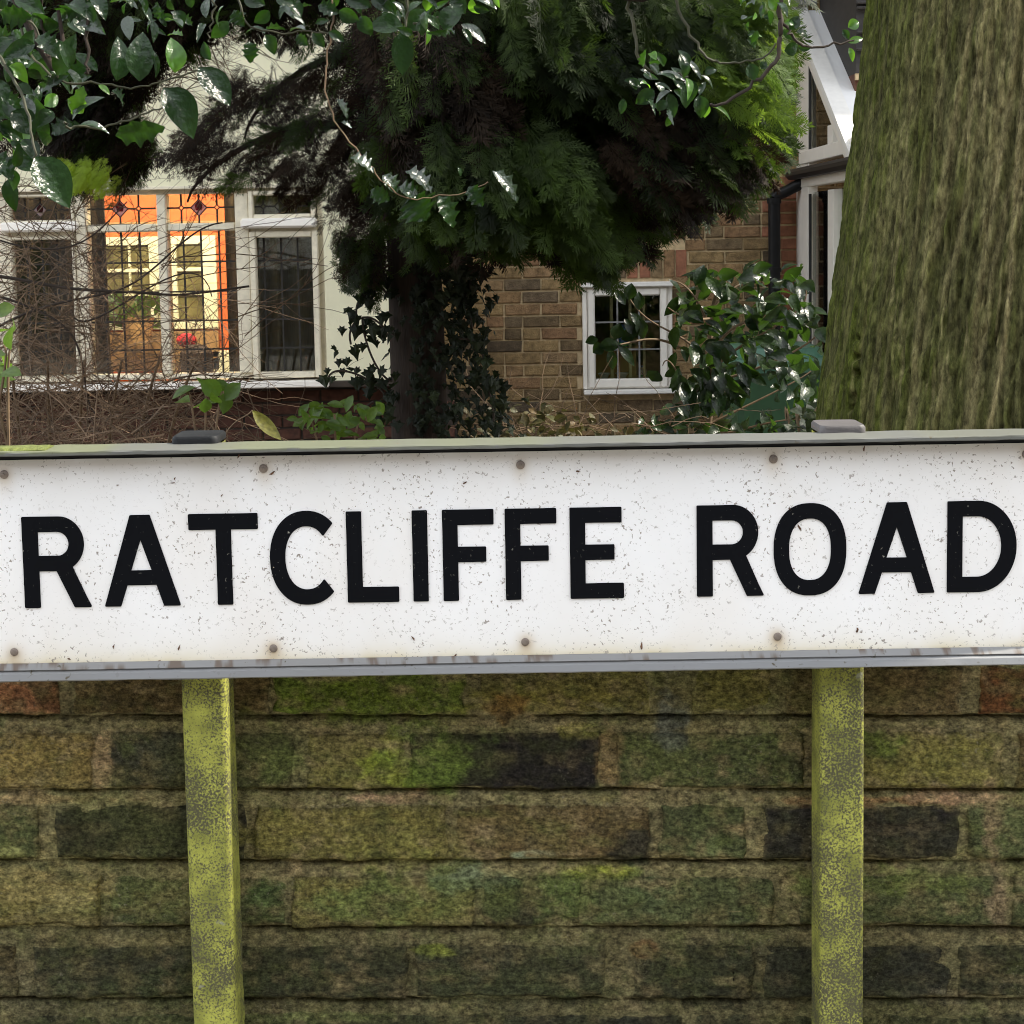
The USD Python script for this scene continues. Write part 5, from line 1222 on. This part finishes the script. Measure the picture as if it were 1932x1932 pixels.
protos = [(spray_mesh(1), "cypress_green"), (spray_mesh(2, loose=.3), "cypress_green"), (spray_mesh(3, 11, width=.5), "cypress_green"), (spray_mesh(4, loose=.5, width=.35), "cypress_dead"), (spray_mesh(5, 10, fine=4, width=.5, loose=.6), "cypress_dead"), (spray_mesh(6), "cypress_sunlit"), (spray_mesh(7, width=.5), "cypress_sunlit_lime")]
pos, quat, scl, idx = [], [], [], []
def add_spray(p, d, s, i, roll=0.5):
    upv = unit(np.array([0, -0.55, 0.8]) + roll * krng.normal(size=3))
    pos.append(p); quat.append(quat_from(d, upv)); scl.append(s); idx.append(i)
def poly_points(poly, n):
    poly = Polygon(poly); x0, y0, x1, y1 = poly.bounds; out = []
    while len(out) < n:
        x, y = krng.uniform(x0, x1), krng.uniform(y0, y1)
        if poly.contains(Point(x, y)): out.append((x, y))
    return out
def fill(poly, n, dlo, dhi, picks, slo, shi, droop=(0.25, 0.9), bias=None):
    for (x, y) in poly_points(poly, n):
        d = krng.uniform(dlo, dhi); p = P(x, y, d)
        o = unit(np.array([p[0] - CX, (p[1] - CY) * .6 - 0.35, 0]) + 0.45 * krng.normal(size=3) * [1, 1, 0])
        if bias is not None: o = unit(o + np.array(bias))
        dr = unit(o * 0.75 + np.array([0, 0, -krng.uniform(*droop)]))
        s = krng.uniform(slo, shi)
        add_spray(p - dr * s * 0.55, dr, s, picks[krng.integers(len(picks))])
GRN = (0, 1, 2)
fill([(560, 150), (430, 145), (395, 200), (345, 240), (330, 300), (400, 350), (520, 335), (600, 385), (660, 425), (740, 430), (740, 60), (640, 60)], 300, 4.5, 5.5, (3, 4, 3, 4, 3, 4, 4, 1), .12, .22, (.1, .8), (-.35, 0, 0))
fill([(690, 60), (740, 430), (800, 445), (960, 440), (1050, 465), (1130, 490), (1190, 455), (1270, 385), (1350, 350), (1420, 300), (1460, 230), (1460, 60), (1460, -60), (690, -60)], 1250, 4.2, 5.3, GRN + (1, 2, 0, 3), .17, .33, (.35, 1.1))
fill([(700, 100), (740, 400), (960, 420), (1330, 360), (1400, 60), (700, 60)], 420, 4.9, 5.8, (3, 4), .2, .36)
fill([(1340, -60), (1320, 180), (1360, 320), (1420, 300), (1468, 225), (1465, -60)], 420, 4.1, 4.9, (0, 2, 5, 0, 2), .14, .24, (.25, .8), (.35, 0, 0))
fill([(930, -40), (950, 100), (1150, 200), (1350, 100), (1350, -40)], 160, 4.05, 4.4, (0, 2, 1), .18, .28, (.4, 1.0))
fill([(820, 260), (1000, 240), (1120, 330), (1150, 460), (1060, 440), (900, 420), (760, 400)], 230, 4.05, 4.35, (0, 1, 2), .16, .26, (.5, 1.1))
fill([(640, 440), (720, 440), (715, 550), (655, 520)], 62, 4.7, 5.1, (1, 2, 4), .10, .18, (.8, 1.4))
fill([(1060, 440), (1180, 440), (1150, 505), (1110, 500)], 60, 4.3, 4.8, (0, 1), .14, .22, (.8, 1.4))
# the low limb reaching out on the left
limb = smooth_path([[CX, CY, 2.9], P(480, -80, 5.3), P(300, 40, 5.5), P(140, 200, 5.6), P(120, 280, 5.6)], 6)
part(con, "branch", tube(limb, np.linspace(0.03, 0.008, len(limb)), 8), "conifer_bark", smooth=50)
fill([(60, 200), (110, 310), (180, 345), (250, 340), (280, 300), (240, 240), (180, 180)], 150, 5.2, 5.7, (1, 2, 4, 3), .16, .28, (.2, .8), (-.2, 0, 0))
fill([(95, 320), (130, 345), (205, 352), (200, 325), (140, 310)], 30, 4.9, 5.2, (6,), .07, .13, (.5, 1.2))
fill([(-60, -60), (-60, 60), (120, 120), (420, 30), (600, 60), (700, -60)], 300, 4.9, 5.7, (1, 3, 4, 0, 4), .2, .34)
# above the view
for _ in range(1500):
    z = krng.uniform(2.5, 6.8); r = krng.uniform(0.35, 1.0) * 1.75 * max(0.15, (7.0 - z) / 4.4) ** .8; a = krng.uniform(0, 2 * np.pi)
    p = np.array([CX + r * math.cos(a), CY + 0.7 * r * math.sin(a), z])
    if project(p[None])[1][0] > -40: continue
    dr = unit(np.array([math.cos(a), math.sin(a), -krng.uniform(.2, .9)])); s = krng.uniform(.28, .48)
    add_spray(p - dr * s * .5, dr, s, GRN[krng.integers(3)])
fill([(1170, 190), (1330, 200), (1430, 260), (1440, 320), (1330, 365), (1230, 390), (1170, 300)], 190, 4.1, 4.5, (3, 4, 3, 1), .16, .28, (.4, 1.1))
fill([(690, 40), (900, 60), (960, 200), (860, 300), (720, 260)], 190, 4.1, 4.5, (3, 4, 4, 1), .18, .32, (.6, 1.4))
fill([(-70, -60), (-70, 210), (40, 270), (150, 230), (230, 205), (300, 130), (400, 70), (420, -60)], 360, 5.3, 5.9, (3, 4, 1, 4), .18, .32, (.3, 1.2))
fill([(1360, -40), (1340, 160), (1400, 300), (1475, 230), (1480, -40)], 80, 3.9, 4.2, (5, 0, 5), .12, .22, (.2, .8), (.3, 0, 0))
instancer(con, "foliage", protos, pos, quat, scl, idx, label="hanging cypress sprays, brown and bare within, sunlight painted into the green on the right and low left")

# ivy
irng = np.random.default_rng(31)
ivy = thing("ivy", "dark ivy climbing the cypress trunk and trailing off its sides", "ivy", (CX, CY - 0.12, -0.2))
leaves = []
for _ in range(2300):
    z = irng.uniform(0.05, 2.1)
    a = irng.uniform(-np.pi, 0.15) if irng.random() < .85 else irng.uniform(0, np.pi)
    dens = 1.0 if a > -1.75 else 0.06                     # the left front of the trunk stays nearly bare
    if irng.random() > dens: continue
    bulge = 0.05 + (0.07 + 0.07 * (z < 0.95)) * max(0, math.cos(a)) * (0.5 + noise(np.array([z * 2.2, 1.5, 0.3])))
    r = 0.10 + irng.uniform(0.01, 1) * bulge * 1.35
    p = np.array([CX + 0.03 + r * math.cos(a), CY + r * math.sin(a), z])
    n = unit(np.array([math.cos(a), math.sin(a) - .5, 0.5]) + 0.5 * irng.normal(size=3))
    leaves.append((p, irng.uniform(.022, .046), n))
strands = []
for (pts) in ([(735, 560), (705, 540), (680, 560), (672, 600)], [(735, 640), (700, 600), (668, 610), (662, 650)], [(740, 720), (710, 690), (690, 640), (684, 600)], [(735, 760), (700, 720), (650, 700), (620, 712)], [(735, 500), (700, 520), (676, 540)],
              [(850, 470), (876, 480), (888, 520), (880, 560)], [(850, 640), (900, 650), (915, 690), (930, 740)], [(850, 560), (880, 580), (890, 620)], [(860, 720), (910, 720), (930, 770), (926, 810)], [(740, 800), (715, 760), (690, 770)], [(850, 500), (870, 520), (872, 560)]):
    p = smooth_path([P(x, y, 4.86) for x, y in pts], 5); strands.append(tube(p, 0.004, 5))
    for q in p:
        for _ in range(2 if pts[0][0] > 800 else 1 + int(irng.random() < .3)):
            leaves.append((q + irng.normal(size=3) * [0.03, .03, .03], irng.uniform(.028, .056), unit(np.array([0, -1, .4]) + .5 * irng.normal(size=3))))
part(ivy, "stem", cat(strands if True else strands + [tube(np.stack([CX + 0.05 + 0.02 * np.sin(cz[:30] * 3 + k), CY - 0.115 + 0 * cz[:30], cz[:30] * .72], 1), 0.008, 6) for k in range(2)]), "twig_dark", kind="stuff")
leaves.sort(key=lambda l: l[0][1])
vis = [l for l in leaves]
rest = []
for k, (p, s, n) in enumerate(vis):
    msh = ivy_mesh(p, s * 1.25, n, np.array([0.2 * irng.normal(), 0, -1.0]), irng)
    if k < 295: part(ivy, "leaf", msh, "ivy_leaf")
    else: rest.append(msh)
part(ivy, "leaves", cat(rest), "ivy_leaf", kind="stuff")

# ------------------------------------------------------------------ bare bush in front of the leaded window
trng = np.random.default_rng(9)
bush = thing("bare_bush", "tangled leafless brown bush in front of the leaded window", "bush", tuple(P(150, 900, 5.4) * [1, 1, 0] + [0, 0, -.2]))
def wander(p, d, L, n, curl, droop=0.0):
    pts = [p]; d = unit(d)
    for _ in range(n):
        d = unit(d + curl * trng.normal(size=3) * [1, .5, 1] + np.array([0, 0, -droop])); pts.append(pts[-1] + d * L / n)
    return np.array(pts)
for pts, r in (([(-60, 520), (40, 528), (140, 545), (260, 552), (330, 556), (470, 540)], 0.0075), ([(-60, 545), (0, 560), (80, 590), (140, 640), (160, 720), (180, 780)], 0.006), ([(-40, 640), (120, 570), (240, 540), (330, 470), (420, 420)], 0.005), ([(140, 600), (220, 580), (330, 520), (400, 560)], 0.004), ([(-40, 440), (100, 470), (180, 440), (240, 380)], 0.004)):
    p = smooth_path([P(x, y, 5.0) for x, y in pts], 6); part(bush, "branch", tube(p, np.linspace(r, r * .55, len(p)), 6), "twig_dark", smooth=50)
tw = []
def twig_field(n, xr_, yr_, dr_, Lr, keep, hang=False):
    k = 0
    while k < n:
        x, y = trng.uniform(*xr_), trng.uniform(*yr_)
        if not keep(x, y): continue
        k += 1
        p = P(x, y, trng.uniform(*dr_)); L = trng.uniform(*Lr)
        ang = trng.normal(0.25, 0.8) + (np.pi if trng.random() < .45 else 0)
        pts = wander(p, np.array([math.cos(ang), trng.normal() * .3, math.sin(ang)]), L, 6, .13, .04)
        r = trng.uniform(.0010, .0030)
        tw.append(tube(pts, np.linspace(r, r * .5, 7), 3, cap=False))
        for _ in range(2):
            j = trng.integers(1, 6); q = wander(pts[j], unit(pts[j] - pts[j - 1]) + .8 * trng.normal(size=3), L * trng.uniform(.25, .6), 4, .16)
            tw.append(tube(q, np.linspace(r * .6, r * .3, 5), 3, cap=False))
twig_field(300, (-80, 300), (470, 850), (4.6, 6.6), (.2, .65), lambda x, y: trng.random() < (0.35 + 0.65 * np.clip((y - 440) / 180, 0, 1)) * np.clip((330 - x) / 200, .15, 1))
twig_field(240, (-80, 470), (690, 850), (4.4, 6.4), (.2, .6), lambda x, y: trng.random() < np.clip((560 - x) / 300, .1, 1))
twig_field(80, (150, 470), (430, 740), (4.8, 6.4), (.25, .6), lambda x, y: trng.random() < .5)
twig_field(70, (-60, 200), (350, 480), (5, 6), (.2, .5), lambda x, y: trng.random() < .5)
part(bush, "twigs", cat(tw), "twig_brown", kind="stuff")
for k in range(6):
    p = smooth_path([P(60 + 50 * k, 1000, 5.6), P(40 + 55 * k, 850, 5.5), P(20 + 70 * k, 680, 5.3)], 5); part(bush, "stem", tube(p, np.linspace(.011, .005, len(p)), 6), "stem_brown", smooth=50)
tw = []
twig_field(330, (120, 420), (-40, 210), (5.4, 6.4), (.15, .5), lambda x, y: (y < 210 - abs(x - 260) * .5) and trng.random() < .9)
tw0 = [tube(smooth_path([P(470, -220, 6), P(400, -90, 6), P(330, 20, 5.9), P(210, 110, 5.8)], 6), np.linspace(.02, .004, 19), 6), tube(smooth_path([P(470, -220, 6), P(330, -60, 6), P(240, 60, 5.9), P(190, 220, 5.8)], 6), np.linspace(.02, .004, 19), 6)]
cl = thing("bare_climber", "tangle of brown leafless stems against the cream wall above the leaded window", "climber", tuple(P(470, -220, 6)))
part(cl, "twigs", cat(tw), "twig_brown", kind="stuff")
for t_ in tw0: part(cl, "stem", t_, "stem_brown", smooth=50)

# ------------------------------------------------------------------ glossy bush by the small window
grng = np.random.default_rng(14)
cam_b = thing("camellia_bush", "glossy dark evergreen bush in front of the small window and bin", "bush", tuple(P(1338, 900, 6.0) * [1, 1, 0] + [0, 0, -.2]))
main_stem = smooth_path([P(1330, 1100, 6.0), P(1335, 820, 6.0), P(1345, 720, 6.0), P(1340, 620, 6.0), P(1350, 560, 6.0), P(1340, 520, 6.0)], 6)
part(cam_b, "stem", tube(main_stem, np.linspace(.016, .007, len(main_stem)), 8), "stem_brown", smooth=50)
anch = []
for pts in ([(1345, 700), (1290, 640), (1235, 610), (1186, 560)], [(1290, 660), (1230, 640), (1180, 648), (1125, 650)], [(1345, 640), (1310, 560), (1270, 530)], [(1345, 580), (1390, 540), (1440, 520)], [(1345, 700), (1420, 640), (1500, 590), (1515, 530)], [(1345, 720), (1440, 690), (1520, 650), (1540, 620)],
            [(1338, 800), (1400, 770), (1480, 730), (1530, 700)], [(1338, 780), (1300, 740), (1270, 690), (1250, 690)], [(1338, 810), (1380, 815), (1440, 800), (1530, 790)], [(1345, 660), (1400, 610), (1440, 600), (1480, 560)], [(1338, 790), (1290, 790), (1260, 800)], [(1345, 600), (1300, 600), (1260, 580)]):
    dd = grng.uniform(5.55, 6.2); p = smooth_path([P(x, y, 6.0 + (dd - 6.0) * k / 3) for k, (x, y) in enumerate(pts)], 6)
    part(cam_b, "branch", tube(p, np.linspace(.007, .0025, len(p)), 6), "stem_brown", smooth=50)
    anch += list(p[4:])
anch = np.array(anch)
cpoly = Polygon([(1282, 715), (1262, 660), (1268, 600), (1272, 560), (1280, 530), (1310, 530), (1400, 500), (1450, 505), (1500, 500), (1520, 520), (1545, 620), (1540, 700), (1535, 780), (1515, 822), (1400, 822), (1290, 822), (1265, 770), (1285, 735)])
bin_gap = Polygon([(1395, 712), (1505, 722), (1500, 772), (1400, 778)]); win_gap = Polygon([(1125, 560), (1180, 570), (1210, 640), (1160, 620), (1130, 620)])
br_gap = Polygon([(1395, 545), (1440, 530), (1440, 600), (1400, 600)]); br_gap2 = Polygon([(1290, 655), (1330, 665), (1325, 700), (1290, 690)])
n = 0
extra = []
while n < 420:
    x, y = grng.uniform(1110, 1550), grng.uniform(495, 825)
    pt = Point(x, y)
    if not cpoly.contains(pt): continue
    if (bin_gap.contains(pt) and grng.random() < .88) or (win_gap.contains(pt) and grng.random() < .8) or ((br_gap.contains(pt) or br_gap2.contains(pt)) and grng.random() < .7): continue
    d = grng.uniform(5.5, 6.3); p = P(x, y, d)
    near = anch[np.argmin(((anch - p) ** 2).sum(1))]
    dr = unit(unit(p - near) + .55 * grng.normal(size=3) + np.array([0, -.2, -.35])); L = grng.uniform(.075, .125)
    nn_ = unit(np.array([0, -.55, .75]) + .55 * grng.normal(size=3))
    msh = leaf_mesh(p, p + dr * L, L * grng.uniform(.46, .58), nn_, "camellia", fold=.25, arch=.18, nst=7)
    if n < 295: part(cam_b, "leaf", msh, "camellia_leaf", smooth=True)
    else: extra.append(msh)
    n += 1
for q in ((1184, 640, 1205, 605, 26), (1128, 640, 1104, 645, 20), (1140, 652, 1118, 665, 28), (1150, 660, 1158, 698, 22), (1165, 650, 1200, 690, 20), (1186, 566, 1192, 534, 26), (1180, 575, 1160, 545, 20), (1205, 585, 1206, 550, 22), (1160, 640, 1170, 610, 28), (1240, 700, 1230, 720, 34), (1130, 655, 1172, 648, 30), (1172, 640, 1200, 628, 26), (1196, 632, 1180, 600, 22), (1205, 600, 1215, 640, 26), (1190, 590, 1215, 620, 20)):
    a, b = P(q[0], q[1], 5.6), P(q[2], q[3], 5.6); extra.append(leaf_mesh(a, b, q[4] * 5.6 / F, unit([.1, -.8, .5]), "camellia", nst=7))
part(cam_b, "leaves", cat(extra), "camellia_leaf", smooth=True, kind="stuff")

# ------------------------------------------------------------------ low plants along the top of the wall
def low_plant(name, label, category, area, n, d, Lr, mt, seed, wr=.55, kind_="camellia", stems=3, sm="stem_brown", tilt=(0, -.6, .7), group=None):
    rg = np.random.default_rng(seed); xs = [a for a, b in area]; ys = [b for a, b in area]; poly = Polygon(area)
    base = P((min(xs) + max(xs)) / 2, max(ys) + 160, d)
    t = thing(name, label, category, tuple(base * [1, 1, 0] + [0, 0, -.15]), group=group)
    ends = []
    for k in range(stems):
        x = min(xs) + (max(xs) - min(xs)) * (k + .5) / stems
        p = smooth_path([base + [rg.normal() * .04, 0, -.2], P(x * .6 + .4 * (min(xs) + max(xs)) / 2, max(ys), d), P(x, (min(ys) + max(ys)) / 2, d)], 5)
        part(t, "stem", tube(p, np.linspace(.005, .002, len(p)), 5), sm, smooth=50)
    k = 0
    while k < n:
        x, y = rg.uniform(min(xs), max(xs)), rg.uniform(min(ys), max(ys))
        if not poly.contains(Point(x, y)): continue
        p = P(x, y, d + rg.uniform(-.15, .15)); dr = unit(rg.normal(size=3) * [1, .5, .6] + [0, -.1, -.15]); L = rg.uniform(*Lr)
        part(t, "leaf", leaf_mesh(p - dr * L / 2, p + dr * L / 2, L * wr, unit(np.array(tilt) + .5 * rg.normal(size=3)), kind_, nst=6), mt, smooth=True); k += 1
low_plant("leafy_shrub", "small yellow-green leafy shrub left of the ivy-clad trunk", "shrub", [(545, 795), (560, 770), (640, 758), (720, 770), (722, 830), (600, 832), (580, 805)], 80, 4.5, (.035, .065), "low_leaf", 1)
low_plant("bramble", "bramble sprig with broad green leaves below the leaded window's sill", "bramble", [(335, 715), (380, 690), (440, 720), (435, 780), (395, 800), (345, 775)], 12, 4.2, (.055, .09), "low_leaf", 2, .7)
low_plant("green_sprig", "bright green leaves poking in at the left edge of the view", "shrub", [(-30, 570), (8, 575), (24, 610), (34, 640), (20, 725), (-30, 740)], 11, 3.2, (.05, .08), "low_leaf", 3, .75)
low_plant("ground_ivy", "straggling ivy and dry leaves at the foot of the brown brick wall", "ivy", [(880, 770), (960, 745), (1060, 770), (1160, 800), (1250, 812), (1250, 830), (880, 832)], 110, 5.4, (.03, .06), "litter_leaf", 4, .6)
low_plant("laurel_sprig", "dark leafy sprig low on the wall between the small window and the camellia stem", "shrub", [(1190, 800), (1230, 780), (1290, 790), (1290, 828), (1190, 828)], 30, 5.5, (.05, .08), "camellia_leaf", 5, .5)
low_plant("grey_ivy", "pale grey-green ivy leaves beside the right post cap at the tree's foot", "ivy", [(1470, 790), (1500, 775), (1545, 768), (1548, 815), (1490, 820)], 34, 3.0, (.03, .045), "ivy_leaf", 6, .8, tilt=(0, -.3, 1))
yl = thing("withered_leaf", "long yellowing withered leaf leaning beside the left post cap", "leaf", tuple(P(520, 830, 3.4)))
part(yl, "blade", leaf_mesh(P(476, 774, 3.4), P(530, 832, 3.4), 26 * 3.4 / F, unit([.2, -1, .3]), "camellia", arch=-.2), "yellow_leaf", smooth=True)
part(yl, "stalk", tube(smooth_path([P(476, 774, 3.4), P(440, 800, 3.42), P(400, 900, 3.45), P(395, 1200, 3.45)], 5), .0016, 5), "stem_brown", smooth=50)
# dry stems among them
dr_ = []
for _ in range(60):
    x = trng.uniform(880, 1300); p = P(x, trng.uniform(790, 850), trng.uniform(5.2, 5.9)); dr_.append(tube(wander(p, np.array([trng.normal(), .2, abs(trng.normal()) * .5]), trng.uniform(.15, .45), 5, .2), np.linspace(.002, .001, 6), 4, cap=False))
top("dry_stems", cat(dr_), "twig_brown", kind="stuff", label="dry stems in the border below the brick wall", category="stems")
